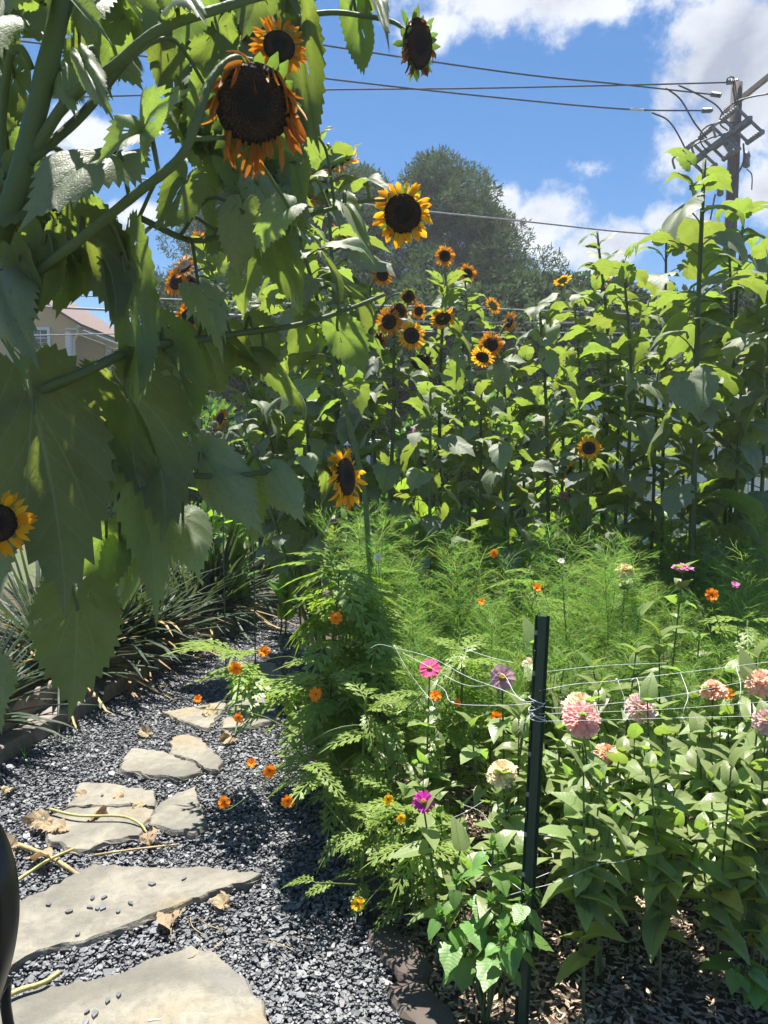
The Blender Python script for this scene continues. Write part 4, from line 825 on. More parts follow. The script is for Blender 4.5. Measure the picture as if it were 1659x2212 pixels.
# --- feathery cosmos
def thread_leaf(mb, M, L, rg):
    def strip(p, d, l, wd, bendv):
        pts = []; q = p.copy()
        for i in range(3):
            pts.append(q.copy()); q = q + d * (l / 2); d = (d + bendv).normalized()
        s = d.cross(Vector((rg.uniform(-1, 1), rg.uniform(-1, 1), rg.uniform(-1, 1)))); s = s.normalized() * wd / 2 if s.length > 1e-4 else Vector((wd / 2, 0, 0))
        V = []
        for i, t in enumerate(pts): k = (1, 1, .35)[i]; V += [t - s * k, t + s * k]
        mb.add(tf(M, [tuple(v) for v in V]), [(0, 1, 3, 2), (2, 3, 5, 4)]); return pts
    r = strip(Vector((0, 0, 0)), Vector((0, 1, .15)).normalized(), L, .0024, Vector((0, 0, -.25)))
    for i in range(4):
        u = .15 + .2 * i; b = r[0].lerp(r[1], u * 2) if u < .5 else r[1].lerp(r[2], u * 2 - 1)
        for sx in (-1, 1):
            l = L * rg.uniform(.4, .75) * (1 - .4 * abs(u - .4)); d = Vector((sx * rg.uniform(.6, 1), .8, rg.uniform(-.3, .5))).normalized(); bd = Vector((-sx * .25 + rg.uniform(-.25, .25), .2, -.3 + rg.uniform(-.3, .3)))
            w_ = strip(b, d, l, .0020, bd)
            for k in range(1): strip(w_[k].lerp(w_[k + 1], .5), (d + Vector((rg.uniform(-.9, .9), .2, rg.uniform(-.6, .7)))).normalized(), l * .55, .0018, bd)
def feather_parts(h, seed):
    rg = random.Random(seed); st = MB(); fo = MB(); p0 = [(0, 0, 0), (rg.uniform(-.03, .03), rg.uniform(-.03, .03), h * .5), (rg.uniform(-.05, .05), rg.uniform(-.05, .05), h)]
    main = tube(st, p0, .004, .0018, 6, 6); axes = [(main, .25)]
    for b in range(9):
        f = rg.uniform(.25, .8); q = along(main, f); a = rg.uniform(0, 6.28); l = h * rg.uniform(.16, .34); o = Vector((math.cos(a), math.sin(a), 0))
        axes.append((tube(st, [q, q + o * l * .35 + Vector((0, 0, l * .5)), q + o * l * .5 + Vector((0, 0, l))], .0022, .0012, 5, 4), .15))
    for p, f0 in axes:
        L = sum((p[i + 1] - p[i]).length for i in range(len(p) - 1)); n = max(4, int(L / .048)); a = rg.uniform(0, 3)
        for i in range(n + 1):
            f = f0 + (1 - f0) * i / n; q = along(p, f); a += 1.57 + rg.uniform(-.4, .4)
            for sg in (0, math.pi):
                b = a + sg; el = rg.uniform(.25, .95); d = Vector((math.cos(b) * math.cos(el), math.sin(b) * math.cos(el), math.sin(el))); hint = Vector((0, 0, 1))
                thread_leaf(fo, frame(q, d, hint), rg.uniform(.09, .17), rg)
    return st.mesh('stem', MAT['thin_stem']), fo.mesh('foliage', MAT['thread'])
FE = [feather_parts(h, 500 + i) for i, h in enumerate((1.02, 1.12, .95, 1.08, 1.18))]
k = 0
for Y in (2.72, 2.95, 3.2, 3.45, 3.72, 4.0, 4.3):
    x = -.10 + (0.22 if Y < 3.3 else 0) + (.1 if Y < 2.9 else 0)
    while x < Y * .57:
        xx_, yy_ = x + rnd.uniform(-.06, .06), Y + rnd.uniform(-.1, .1); s = rnd.uniform(.80, 1.10) * np.interp(Y, [2.6, 2.9, 3.4, 4.3], [.70, .80, .96, 1.0])
        st, fo = FE[k % 5]; root = empty('cosmos', (xx_, yy_, 0), 'feathery thread leaved cosmos in the soft green bank behind the zinnias', 'cosmos', 'feathery cosmos in the bed')
        M = Matrix.Rotation(rnd.uniform(0, 6.28), 4, 'Z') @ Matrix.Scale(s, 4); link('stem', st, root, M); link('foliage', fo, root, M); k += 1; x += rnd.uniform(.17, .24)

# --- fern leaved cosmos with orange flowers
def fern_leaf(mb, M, L, rg):
    def lobe(p, d, l, wd):
        s = Vector((d.y, -d.x, 0)).normalized() * wd / 2; dz = Vector((0, 0, -.10 * l))
        V = [p, p + d * l * .5 - s, p + d * l * .5 + s, p + d * l + dz]; V = [Vector((v.x, v.y, v.z - .9 * v.y * v.y / max(L, .01))) for v in V]
        mb.add(tf(M, [tuple(v) for v in V]), [(0, 2, 3, 1)])
    for i in range(7):                   # rachis
        y0 = L * (.12 + .125 * i); y1 = y0 + L * .125; lobe(Vector((0, y0 - L * .12, 0)), Vector((0, 1, 0)), (y1 - y0) * 2, L * .035)
        if i < 6:
            l = L * np.interp(i, [0, 2, 6], [.22, .34, .14])
            for sx in (-1, 1):
                d = Vector((sx * .8, .62, 0)).normalized(); b = Vector((0, y0, 0)); lobe(b, d, l, l * .30)
                for q, sd_ in ((.35, 1), (.55, -1), (.7, 1)):
                    d2 = Vector((d.x * .75 - d.y * .6 * sd_ * sx * -1, d.y * .8 + d.x * .6 * sd_ * sx * -1 * .5, 0)).normalized(); lobe(b + d * l * q, d2, l * .42, l * .19)
def fern_plant(label, x, y, h, n_leaf, L, flowers, seed, spread=.16, group=None):
    rg = random.Random(seed); loc = Vector((x, y, 0)); root = empty('fern_leaved_cosmos', loc, label, 'cosmos', group); st = MB(); fo = MB(); axes = []
    axes.append(tube(st, [loc, loc + Vector((rg.uniform(-.02, .02), 0, h * .5)), loc + Vector((rg.uniform(-.04, .04), rg.uniform(-.04, .04), h))], .009, .004, 7, 6))
    for b in range(6):
        f = rg.uniform(.15, .7); q = along(axes[0], f); a = rg.uniform(0, 6.28); o = Vector((math.cos(a), math.sin(a), 0)); l = h * rg.uniform(.3, .5)
        axes.append(tube(st, [q, q + o * spread * .6 + Vector((0, 0, l * .5)), q + o * spread * rg.uniform(.8, 1.3) + Vector((0, 0, l * .85))], .004, .002, 6, 4))
    for i in range(n_leaf):
        p = axes[0] if i % 3 == 0 else axes[rg.randrange(len(axes))]; f = rg.uniform(.15, 1.0) if i > 8 else rg.uniform(.85, 1); q = along(p, f); a = rg.uniform(0, 6.28); el = rg.uniform(-.1, .8) if f < .9 else rg.uniform(.2, 1.0)
        d = Vector((math.cos(a) * math.cos(el), math.sin(a) * math.cos(el), math.sin(el)))
        fern_leaf(fo, frame(q, d, Vector((0, 0, 1))), L * rg.uniform(.7, 1.2), rg)
    for (px, py, Y, mat, rad) in flowers:
        t = P(px, py, Y); q = along(axes[rg.randrange(len(axes))], rg.uniform(.3, .6)); fc = Vector((rg.uniform(-.5, .5), -1, rg.uniform(-.1, .7)))
        if (t - q).length > .1: tube(st, [q, q.lerp(t, .5) + Vector((0, 0, .06)), t - fc.normalized() * .03 - Vector((0, 0, .03)), t - fc.normalized() * .004], .0022, .0013, 5, 5)
        put_bloom(root, loc, t, fc, rad, 'cosmos', mat, rg.uniform(0, 6))
    st.build('stem', MAT['thin_stem'], root, org=loc); fo.build('foliage', MAT['fern'], root, org=loc); return root
fern_plant('large fern leaved cosmos arching over the path with orange blooms', -.22, 3.15, 1.02, 150, .27, [(725, 1335, 2.95, 'orange', .029), (570, 1407, 3.0, 'orange', .026), (510, 1443, 2.9, 'orange', .030), (683, 1500, 2.75, 'orange', .030)], 1, .36)
fern_plant('fern leaved cosmos with orange blooms leaning low over the gravel', -.10, 2.62, .66, 70, .15, [(582, 1665, 2.45, 'orange', .025), (622, 1730, 2.4, 'orange', .024), (485, 1732, 2.4, 'orange', .025), (543, 1648, 2.5, 'orange', .018), (515, 1550, 2.7, 'orange', .02), (427, 1510, 2.9, 'orange', .018)], 2, .22)
fern_plant('fern leaved cosmos with two orange blooms under the netting', .30, 2.75, .80, 60, .15, [(940, 1502, 2.55, 'orange', .022), (1072, 1550, 2.5, 'orange', .024), (988, 1518, 2.6, 'orange', .015)], 3)
fern_plant('fern leaved cosmos with small golden blooms at the shaded bed corner', .10, 2.25, .42, 45, .12, [(838, 1727, 2.2, 'lemon', .02), (866, 1767, 2.15, 'lemon', .018), (910, 1776, 2.15, 'lemon', .016), (773, 1952, 2.12, 'lemon', .023)], 4, .15)
fern_plant('fern leaved cosmos mixed into the feathery bank with tiny orange blooms', .65, 3.3, .95, 60, .16, [(1067, 1195, 2.95, 'orange', .018), (1160, 1270, 2.9, 'orange', .02), (1040, 1300, 2.8, 'orange', .014)], 5)
fern_plant('fern leaved cosmos at the right of the bed with one orange bloom', 1.45, 2.95, .85, 50, .15, [(1538, 1285, 2.9, 'orange', .028), (1570, 1497, 2.5, 'orange', .024)], 6)
fern_plant('low fern leaved cosmos without blooms beside the large arching one', .02, 2.95, .80, 70, .17, [], 7, .2)
fern_plant('small fern leaved cosmos trailing from the bed corner onto the gravel', -.06, 2.35, .35, 40, .11, [], 8, .22)
for lab, px, py, Y, kind, mat, rad, fc in (('tiny white cosmos bloom in the middle of the feathery bank', 1212, 1212, 2.95, 'cosmos', 'white', .014, (0, -.8, .6)), ('tiny pink cosmos bloom near the right end of the feathery bank', 1588, 1263, 2.95, 'cosmos', 'pink', .018, (0, -.6, .8)), ('white cosmos bloom cupped on a thin stem above the fern leaves', 817, 1213, 2.95, 'cup', 'white', .032, (0, -.3, 1)), ('pink cosmos bloom on a tall stem among the sunflower leaves', 895, 940, 4.0, 'cosmos', 'pink', .034, (-.4, -.8, .3)), ('small pink cosmos bloom low behind the feathery bank', 1215, 1070, 4.2, 'cosmos', 'pink', .03, (.2, -.5, .8)), ('deep magenta bloom behind the feathery bank beside the far post', 720, 1125, 4.3, 'single', 'magenta', .03, (0, -.3, 1)), ('pale lilac cosmos bloom high in front of the white shed', 1615, 778, 4.6, 'cosmos', 'pink', .03, (0, -.7, .5))):
    t = P(px, py, Y); loc = Vector((t.x + .05, Y, 0)); root = empty('cosmos', loc, lab, 'cosmos', 'single stemmed cosmos'); st = MB(); fo = MB(); p = tube(st, [loc, loc.lerp(t, .5) + Vector((.02, 0, 0)), t], .0035, .0015, 5, 6)
    for i in range(10): 
        a = rnd.uniform(0, 6.28); thread_leaf(fo, frame(along(p, .3 + .06 * i), Vector((math.cos(a), math.sin(a), .8)), (0, 0, 1)), .09, rnd)
    st.build('stem', MAT['thin_stem'], root, org=loc); fo.build('foliage', MAT['thread'], root, org=loc); put_bloom(root, loc, t, fc, rad, kind, mat)

# --- bright serrated plant in front of the post
def serrated(label, x, y, stems, seed, size):
    rg = random.Random(seed); loc = Vector((x, y, 0)); root = empty('serrated_leaf_plant', loc, label, 'plant'); st = MB(); fo = MB()
    for t in stems:
        t = Vector(t); p = tube(st, [loc + Vector((rg.uniform(-.01, .01), 0, 0)), loc.lerp(t, .5) + Vector((0, 0, .05)), t], .005, .0025, 6, 5)
        a = rg.uniform(0, 6)
        for i in range(9):
            f = .52 + .48 * i / 8; q = along(p, f); a += 2.4; s = size * (1.15 - .55 * (i / 8)) * rg.uniform(.8, 1.15); el = rg.uniform(-.1, .5); o = Vector((math.cos(a), math.sin(a), 0)); b = q + o * s * .45 + Vector((0, 0, s * .25))
            tube(st, [q, q.lerp(b, .6) + Vector((0, 0, .006)), b], .0014, .001, 5, 3); dn = rg.uniform(.3, 1.2); d = o * math.cos(dn) - Vector((0, 0, math.sin(dn))); hint = o * math.sin(dn) + Vector((0, 0, math.cos(dn)))
            V, Fc, uv = leaf_geo(OVATE, 48, (.35, .7, 1), .06, rg.uniform(.2, .8), rg.uniform(.15, .35), .012, .15, 0, rg.randrange(99), 0, 1.75); fo.add(tf(frame(b, d, hint, (s, s, s)), V), Fc, uv)
        for i in range(6):
            a += 2.4; q = t + Vector((0, 0, .004 * i)); el = .9; s = size * .35; V, Fc, uv = leaf_geo(OVATE, 24, (.5, 1), .06, .5, .3, .01, .1, 0, i, 0, 1.4)
            fo.add(tf(frame(q, Vector((math.cos(a) * .6, math.sin(a) * .6, .8)), Vector((-math.cos(a), -math.sin(a), .6)), (s, s, s)), V), Fc, uv)
    st.build('stem', MAT['stem'], root, org=loc); fo.build('foliage', MAT['copper'], root, org=loc)
S = lambda px, py, Y: P(px, py, Y)
serrated('bright green serrated leaf plant standing in front of the green post', .27, 1.86, [S(1065, 1835, 1.9), S(985, 1912, 1.88), S(1060, 1960, 1.82), S(1140, 1945, 1.78), S(1000, 2045, 1.84), S(1085, 2040, 1.74), S(950, 1985, 1.86), S(1120, 2010, 1.76)], 3, .074)
serrated('dark serrated seedling at the bottom right corner', 1.02, 1.95, [S(1590, 2110, 1.9), S(1640, 2150, 1.9)], 5, .07)

# ------------------------------------------------------------------ sword leaves on the left bank
def sword_plant(label, x, y, n, L, seed, dead=.15):
    rg = random.Random(seed); loc = Vector((x, y, 0)); root = empty('yucca', loc, label, 'yucca'); A = MB(); D = MB()
    for i in range(n):
        a = rg.uniform(0, 6.28); el = rg.uniform(.05, 1.35); l = L * rg.uniform(.7, 1.15); wd = rg.uniform(.022, .042); o = Vector((math.cos(a), math.sin(a), 0)); dry = rg.random() < (dead * 3 if el < .35 else dead * .4)
        q = loc + o * .03 + Vector((0, 0, .12)); d = o * math.cos(el) + Vector((0, 0, math.sin(el))); s = o.cross(Vector((0, 0, 1))); V = []; dr = rg.uniform(.03, .22) * (2.2 if dry else 1)
        for k in range(6):
            u = k / 5; ww = wd / 2 * np.interp(u, [0, .3, .75, 1], [.7, 1, .75, .03]); nrm = s.cross(d)
            V += [q - s * ww + nrm * ww * .35, q, q + s * ww + nrm * ww * .35]; q = q + d * (l / 5); d = (d - Vector((0, 0, dr))).normalized()
            if q.z < .02: q.z = .02; d.z = max(d.z, 0)
        (D if dry else A).add([tuple(v) for v in V], [(r * 3 + c, r * 3 + c + 1, r * 3 + c + 4, r * 3 + c + 3) for r in range(5) for c in range(2)])
    A.build('leaves', MAT['sword'], root, org=loc)
    if D.n: D.build('dry_leaves', MAT['dead_sword'], root, org=loc)
SW = [(-2.15, 2.85, 60, .62, 'large yucca at the lower left hanging blades over the edging blocks'), (-2.0, 3.7, 70, .62, 'yucca behind the lower left one, deep in leaf shade'), (-1.85, 4.5, 80, .62, 'yucca with many tan and orange dead blades sprawling to the path'),
      (-1.6, 5.3, 80, .60, 'sunlit yucca with blades fanned towards the path'), (-1.5, 6.0, 60, .6, 'small yucca near the far end of the edging'), (-2.6, 4.1, 60, .8, 'tall dark yucca behind the two lower left ones'), (-2.3, 5.2, 70, .85, 'tall upright yucca rising behind the sunlit fanned one'), (-1.95, 6.2, 70, .8, 'upright dark yucca at the back of the bank'), (-1.45, 6.9, 50, .6, 'low yucca beside the end of the path'), (-1.75, 5.0, 80, .8, 'dense yucca with pale edged blades behind the orange tinged dead ones'), (-1.35, 6.4, 70, .85, 'upright yucca near the end of the edging under the hanging sunflower leaves'), (-1.15, 7.3, 70, .9, 'farthest tall yucca at the end of the path')]
for k, (x, y, n, L, lab) in enumerate(SW): sword_plant(lab, x - .15, y, int(n * 2.2), L * (1.12 if y > 4.4 else 1.0), 40 + k, .16 if k in (2, 3) else .05)
p = G(55, 1640); grass_loc = Vector((p.x, p.y, 0)); root = MB()
for k in range(9):
    a = rnd.uniform(0, 6.28); o = Vector((math.cos(a), math.sin(a), 0)); q = grass_loc.copy(); d = Vector((o.x * .3, o.y * .3, 1)).normalized(); V = []; L = rnd.uniform(.07, .17)
    for i in range(5):
        w_ = .003 * (1 - i / 4.2); s = o.cross(Vector((0, 0, 1))); V += [q - s * w_, q + s * w_]; q = q + d * L / 4; d = (d + o * .25 - Vector((0, 0, .08))).normalized()
    root.add([tuple(v) for v in V], [(2 * i, 2 * i + 1, 2 * i + 3, 2 * i + 2) for i in range(4)])
tag(root.build('grass_tuft', MAT['canna'], org=grass_loc), 'small tuft of grass growing from the gravel beside the edging blocks', 'grass tuft').location = grass_loc

# ------------------------------------------------------------------ broad leaved plants and seed balls behind the row
def broad(label, x, y, h, n, seed, group, mat='canna'):
    rg = random.Random(seed); loc = Vector((x, y, 0)); root = empty('broad_leaved_plant', loc, label, 'plant', group); st = MB(); fo = MB()
    for sct in range(3):
        b = loc + Vector((rg.uniform(-.12, .12), rg.uniform(-.12, .12), 0)); t = b + Vector((rg.uniform(-.1, .1), rg.uniform(-.1, .1), h * rg.uniform(.75, 1))); p = tube(st, [b, b.lerp(t, .5), t], .008, .004, 6, 4); a = rg.uniform(0, 6)
        for i in range(n):
            f = .15 + .85 * i / n; q = along(p, f); a += 2.2; el = rg.uniform(.3, 1.2); o = Vector((math.cos(a), math.sin(a), 0)); d = o * math.cos(el) + Vector((0, 0, math.sin(el))); hint = Vector((0, 0, math.cos(el))) - o * math.sin(el); s = rg.uniform(.2, .36)
            V, Fc, uv = leaf_geo(LANCE, 26, (.35, .7, 1), 0, rg.uniform(.4, 1.4), .3, .02, .1, 0, rg.randrange(99), 0, 2.2); fo.add(tf(frame(q, d, hint, (s, s, s)), V), Fc, uv)
    st.build('stem', MAT['stem'], root, org=loc); fo.build('foliage', MAT[mat], root, org=loc); return root
for k, (px, Y, h) in enumerate([(420, 6.2, 1.25), (520, 6.6, 1.2), (620, 6.0, 1.1), (850, 6.0, 1.15), (930, 5.6, 1.2), (1000, 5.9, 1.15), (1080, 5.6, 1.2), (1160, 6.0, 1.15), (1250, 5.8, 1.1), (1340, 6.1, 1.1), (760, 6.6, 1.2), (1440, 6.3, 1.1), (1560, 6.2, 1.2), (690, 7.2, 1.2), (560, 7.6, 1.25), (880, 7.5, 1.2), (1200, 7.3, 1.2)]):
    q = P(px, 1000, Y); broad('yellow green broad leaved plant low behind the sunflower row', q.x, Y, h, 9, 600 + k, 'broad leaved plants behind the sunflowers')
for k, (px, Y, h) in enumerate([(860, 4.75, 1.15), (960, 4.8, 1.1), (1050, 4.7, 1.2), (1150, 4.8, 1.1), (1250, 4.75, 1.15), (1360, 4.8, 1.1), (1470, 4.85, 1.1), (1590, 4.8, 1.15)]):
    q = P(px, 1000, Y); broad('yellow green broad leaved plant between the feathery cosmos and the sunflower stems', q.x, Y, h, 8, 700 + k, 'broad leaved plants among the sunflower stems')
def seedball_plant(label, px, py, Y, balls, seed):
    rg = random.Random(seed); t = P(px, py, Y); loc = Vector((t.x, Y, 0)); root = empty('seed_ball_plant', loc, label, 'plant', 'plants with spiky seed balls'); st = MB(); mbb = MB()
    lathe(mbb, [(.2, -.95), (.7, -.7), (1, 0), (.7, .7), (.2, .95)], 10)
    for k in range(60):
        a = rg.uniform(0, 6.28); z = rg.uniform(-1, 1); o = Vector((math.cos(a) * math.sqrt(1 - z * z), math.sin(a) * math.sqrt(1 - z * z), z)); s = o.orthogonal().normalized() * .09
        mbb.add([tuple(o * .9 - s), tuple(o * .9 + s), tuple(o * 1.45)], [(0, 1, 2)])
    bm = mbb.mesh('seed_ball', MAT['seedball'])
    tube(st, [loc, loc + Vector((0, 0, t.z * .6)), t - Vector((0, 0, .08))], .006, .003, 6, 5)
    for k in range(balls):
        q = t + Vector((rg.uniform(-.12, .14), rg.uniform(-.08, .08), rg.uniform(-.12, .08))); tube(st, [t - Vector((0, 0, .16)), (t + q) / 2 - Vector((0, 0, .06)), q], .002, .0015, 5, 3)
        link('seed_ball', bm, root, Matrix.Translation(q - loc) @ Matrix.Scale(rg.uniform(.019, .026), 4))
    st.build('stem', MAT['stem'], root, org=loc)
seedball_plant('stalk of pale spiky seed balls left of the sunflower row', 478, 920, 4.8, 12, 1)
seedball_plant('lower stalk of pale spiky seed balls above the yuccas', 545, 1000, 4.9, 11, 2)

# ------------------------------------------------------------------ posts, netting
def u_post(label, b, t, wd, group='green steel fence posts', detail=True):
    b, t = Vector(b), Vector(t); ax = (t - b).normalized(); root = empty('fence_post', b, label, 'fence post', group)
    L = (t - b).length; M = frame((0, 0, 0), ax, (-.25, -1, 0)); h = wd / 2; pr = [(-h, -.004), (-h * .55, -.006), (-h * .45, .010), (h * .45, .010), (h * .55, -.006), (h, -.004), (h, -.001), (h * .62, -.003), (h * .5, .013), (-h * .5, .013), (-h * .62, -.003), (-h, -.001)]
    mb = MB(); V = [(x, yy0, z) for yy0 in (0, L) for x, z in pr]; n = len(pr); Fc = [(i, (i + 1) % n, n + (i + 1) % n, n + i) for i in range(n)] + [tuple(range(n)), tuple(range(2 * n - 1, n - 1, -1))]
    mb.add(tf(M, V), Fc); mb.build('channel', MAT['post'], root, smooth=False)
    if detail:
        k = 0; y = L - .045
        while y > .05:
            q = MB(); prism(q, [(-h * .72 + .0055 * math.cos(a * .785), y + .0065 * math.sin(a * .785)) for a in range(8)], -.0015, .0005, M); 
            q.build('hole', MAT['rust'], root, smooth=False)
            if k % 2 == 0: c = MB(); box(c, (-h * .80, y - .055, .002), (.006, .022, .010), M, .0015); c.build('hook', MAT['post'], root, smooth=False)
            y -= .105; k += 1
    return root
pt, pb = P(1172, 1330, 1.86), P(1126, 2212, 1.80); d = (pt - pb); pb0 = pb - d * (pb.z / d.z)
u_post('tall dark green steel post standing among the zinnias with white string knotted round it', pb0, pt, .037)
pt2 = P(757, 1095, 4.2); u_post('far green steel post half hidden behind the feathery cosmos', Vector((pt2.x - .03, 4.2, 0)), pt2, .036, detail=False)
net = empty('string_netting', P(1160, 1535, 1.84), 'loose white string netting tied to the green post and stretched to the right', 'netting')
nloc = net.location.copy(); NM = MB(); knots = MB()
def strand(pts, r=.00065):
    q = [P(*t) for t in pts]; tube(NM, q, r, r, 5, 5)
def knot(px, py, Y):
    lathe(knots, [(.001, -.005), (.0035, -.002), (.0035, .002), (.001, .005)], 6, Matrix.Translation(P(px, py, Y)) @ Matrix.Rotation(rnd.uniform(0, 3), 4, 'Y'))
K = 1.83
strand([(1162, 1525, K), (1230, 1528, 1.9), (1420, 1508, 2.0), (1560, 1482, 2.1), (1720, 1450, 2.2)]); strand([(1165, 1542, K), (1300, 1538, 1.9), (1470, 1530, 2.0), (1700, 1512, 2.1)]); strand([(1162, 1558, K), (1280, 1556, 1.9), (1450, 1551, 2.0), (1700, 1545, 2.1)])
strand([(1165, 1492, K), (1240, 1478, 1.95), (1330, 1470, 2.05), (1480, 1452, 2.2), (1700, 1425, 2.35)]); strand([(1170, 1452, 1.9), (1300, 1438, 2.2), (1440, 1432, 2.4)])
strand([(1335, 1470, 2.05), (1352, 1520, 2.0), (1348, 1540, 1.96), (1362, 1560, 1.95)]); strand([(1470, 1453, 2.2), (1486, 1500, 2.05), (1478, 1530, 2.0), (1474, 1552, 2.0)]); strand([(1590, 1440, 2.3), (1600, 1480, 2.15), (1596, 1520, 2.1), (1598, 1548, 2.1)])
strand([(1215, 1545, 1.9), (1248, 1552, 1.88), (1262, 1530, 1.88), (1285, 1520, 1.9)]); strand([(1362, 1470, 2.05), (1376, 1466, 2.05), (1382, 1500, 2.0), (1376, 1545, 1.98)])
strand([(1155, 1518, K), (1118, 1522, 1.84), (1060, 1524, 1.95), (978, 1518, 2.1), (960, 1490, 2.2), (930, 1470, 2.3)]); strand([(1155, 1530, K), (1130, 1512, 1.84), (1080, 1488, 1.9), (1010, 1462, 2.1), (930, 1420, 2.35), (850, 1398, 2.6)]); strand([(1153, 1515, K), (1130, 1515, 1.84), (1110, 1495, 1.88), (1092, 1462, 1.95), (1075, 1455, 2.0), (1050, 1480, 2.0), (1000, 1478, 2.1), (945, 1450, 2.3), (870, 1410, 2.5)])
strand([(852, 1395, 2.5), (876, 1440, 2.45), (912, 1490, 2.4), (936, 1520, 2.3), (924, 1545, 2.3)]); strand([(848, 1398, 2.6), (820, 1392, 2.6), (800, 1400, 2.6)]); strand([(1000, 1400, 2.4), (1060, 1420, 2.3), (1110, 1432, 2.2)]); strand([(1155, 1545, K), (1132, 1562, 1.83), (1118, 1585, 1.82)]); strand([(1152, 1540, K), (1126, 1560, 1.83), (1120, 1576, 1.82)])
strand([(1125, 1926, 1.81), (1085, 1938, 1.85)]); strand([(1128, 1924, 1.81), (1200, 1906, 1.84), (1290, 1868, 1.9), (1345, 1860, 1.95), (1430, 1832, 2.0), (1475, 1810, 2.1)]); strand([(1130, 1908, 1.83), (1230, 1870, 1.95), (1340, 1850, 2.05), (1420, 1838, 2.1)]); strand([(1125, 1922, 1.82), (1060, 1870, 1.95), (1040, 1830, 2.05)]); strand([(1000, 1738, 2.1), (1040, 1755, 2.1), (1072, 1800, 2.05)]); strand([(975, 1768, 2.1), (1008, 1753, 2.1), (1045, 1730, 2.1)])
for q in ((1352, 1520, 2.0), (1348, 1556, 1.95), (1486, 1500, 2.05), (1474, 1552, 2.0), (1596, 1520, 2.1), (1008, 1753, 2.1), (1345, 1860, 1.95), (1290, 1868, 1.9), (1430, 1834, 2.02), (978, 1518, 2.1), (1130, 1514, 1.84), (852, 1397, 2.5), (1332, 1469, 2.05)): knot(*q)
c = P(1160, 1530, 1.845)
for k in range(6):                       # turns round the post
    z0 = c.z + rnd.uniform(-.035, .03); tl = rnd.uniform(-.015, .015)
    tube(NM, [(c.x + .021 * math.cos(a), c.y + .002 + .018 * math.sin(a), z0 + tl * math.cos(a)) for a in [i * math.pi / 6 for i in range(13)]], .0009, .0009, 5, 2)
NM.build('strands', MAT['string'], net, org=nloc); knots.build('knots', MAT['string'], net, org=nloc)
tw = MB(); q = [P(1150, 1800, 1.83), P(1300, 1828, 2.0), P(1480, 1862, 2.1), P(1720, 1915, 2.2)]; tube(tw, q, .0022, .0022, 5, 6); tag(tw.build('twine', MAT['twine']), 'dark twisted twine running right from the green post through the zinnias', 'twine')

# ------------------------------------------------------------------ litter on the path
def dead_leaf(px, py, size, rot, seed, label):
    V, Fc, uv = leaf_geo(HEART, 40, (.25, .5, .75, 1), .1, 1.4, .7, .22, .6, .03, seed, 1.2, .8); rg = random.Random(seed)
    V = V.copy(); V[:, 2] += np.array([rg.uniform(-.06, .06) for _ in range(len(V))]); V[:, 2] -= V[:, 2].min(); V = V * size * .85; mb = MB(); mb.add(V, Fc, uv); 
    o = mb.build('dead_leaf', MAT['dry_leaf']); p = G(px, py, .012); o.location = p; o.rotation_euler = (rg.uniform(-.1, .1), rg.uniform(-.1, .1), rot); tag(o, label, 'dead leaf', 'dead leaves on the path')
for k, (px, py, s, r, lab) in enumerate([(368, 1990, .11, 3.5, 'crinkled tan dead leaf against the long pale flagstone'), (482, 1962, .08, 1.0, 'grey dead leaf lying on the gravel right of the tan one'), (100, 1790, .12, 1.5, 'large folded dead leaf at the corner of the grey flagstone'), (90, 1860, .12, 4.0, 'dead leaf under the crossed stalks'), (20, 1845, .11, 1.0, 'pale dead leaf at the left edge of the path'),
    (140, 1800, .10, 2.0, 'curled dead leaf piled on the grey flagstone corner'), (255, 1730, .07, 0.3, 'small dead leaf between the yellow and the grey flagstones'), (182, 1725, .06, 1.3, 'small dead leaf on the yellow flagstone'), (195, 1775, .09, 5.0, 'flat dead leaf beneath the bent stalk'), (310, 1745, .07, 2.5, 'brown dead leaf at the right end of the bent stalk'),
    (455, 1550, .14, .5, 'heap of crumpled dead leaf on the golden triangular flagstone'), (320, 1825, .11, .1, 'shaded dead leaf on the gravel beside a straight stalk'), (21, 1710, .07, 3, 'small dead leaf alone on the gravel near the edging'), (318, 1590, .08, 1, 'brown dead leaf on the gravel below the yucca shade'), (500, 1600, .1, 2, 'dark dead leaf in the dappled shade right of the half shaded flagstone')]): dead_leaf(px, py, s, r, 70 + k, lab)
def stalk(pts, r, mat, label):
    q = [G(x, y, z) for x, y, z in pts]; mb = MB(); tube(mb, q, r, r * .75, 8, 5, rough=.15); tag(mb.build('fallen_stalk', MAT[mat]), label, 'stalk', 'fallen stalks on the path')
stalk([(-20, 1808, .02), (60, 1832, .03), (120, 1858, .03), (172, 1892, .02)], .010, 'stalk', 'thick brown fallen stalk with a green end at the left of the path')
stalk([(10, 1920, .02), (70, 1880, .03), (110, 1855, .055), (158, 1834, .03)], .007, 'green_stalk', 'pale green stalk lying across the thick brown one')
stalk([(108, 1748, .05), (170, 1762, .05), (260, 1763, .05), (300, 1778, .04), (318, 1800, .02)], .006, 'green_stalk', 'bent pale stalk hooked over the grey flagstone')
stalk([(200, 1848, .02), (280, 1836, .02), (385, 1824, .02)], .005, 'stalk', 'straight thin dry stalk on the gravel')
stalk([(-30, 2170, .05), (40, 2140, .045), (95, 2122, .045), (128, 2100, .04)], .008, 'green_stalk', 'tapered yellow stalk at the edge of the nearest flagstone')
stalk([(400, 1960, .02), (372, 2000, .02), (370, 2035, .02)], .002, 'stalk', 'thin leaf stalk below the crinkled tan leaf')
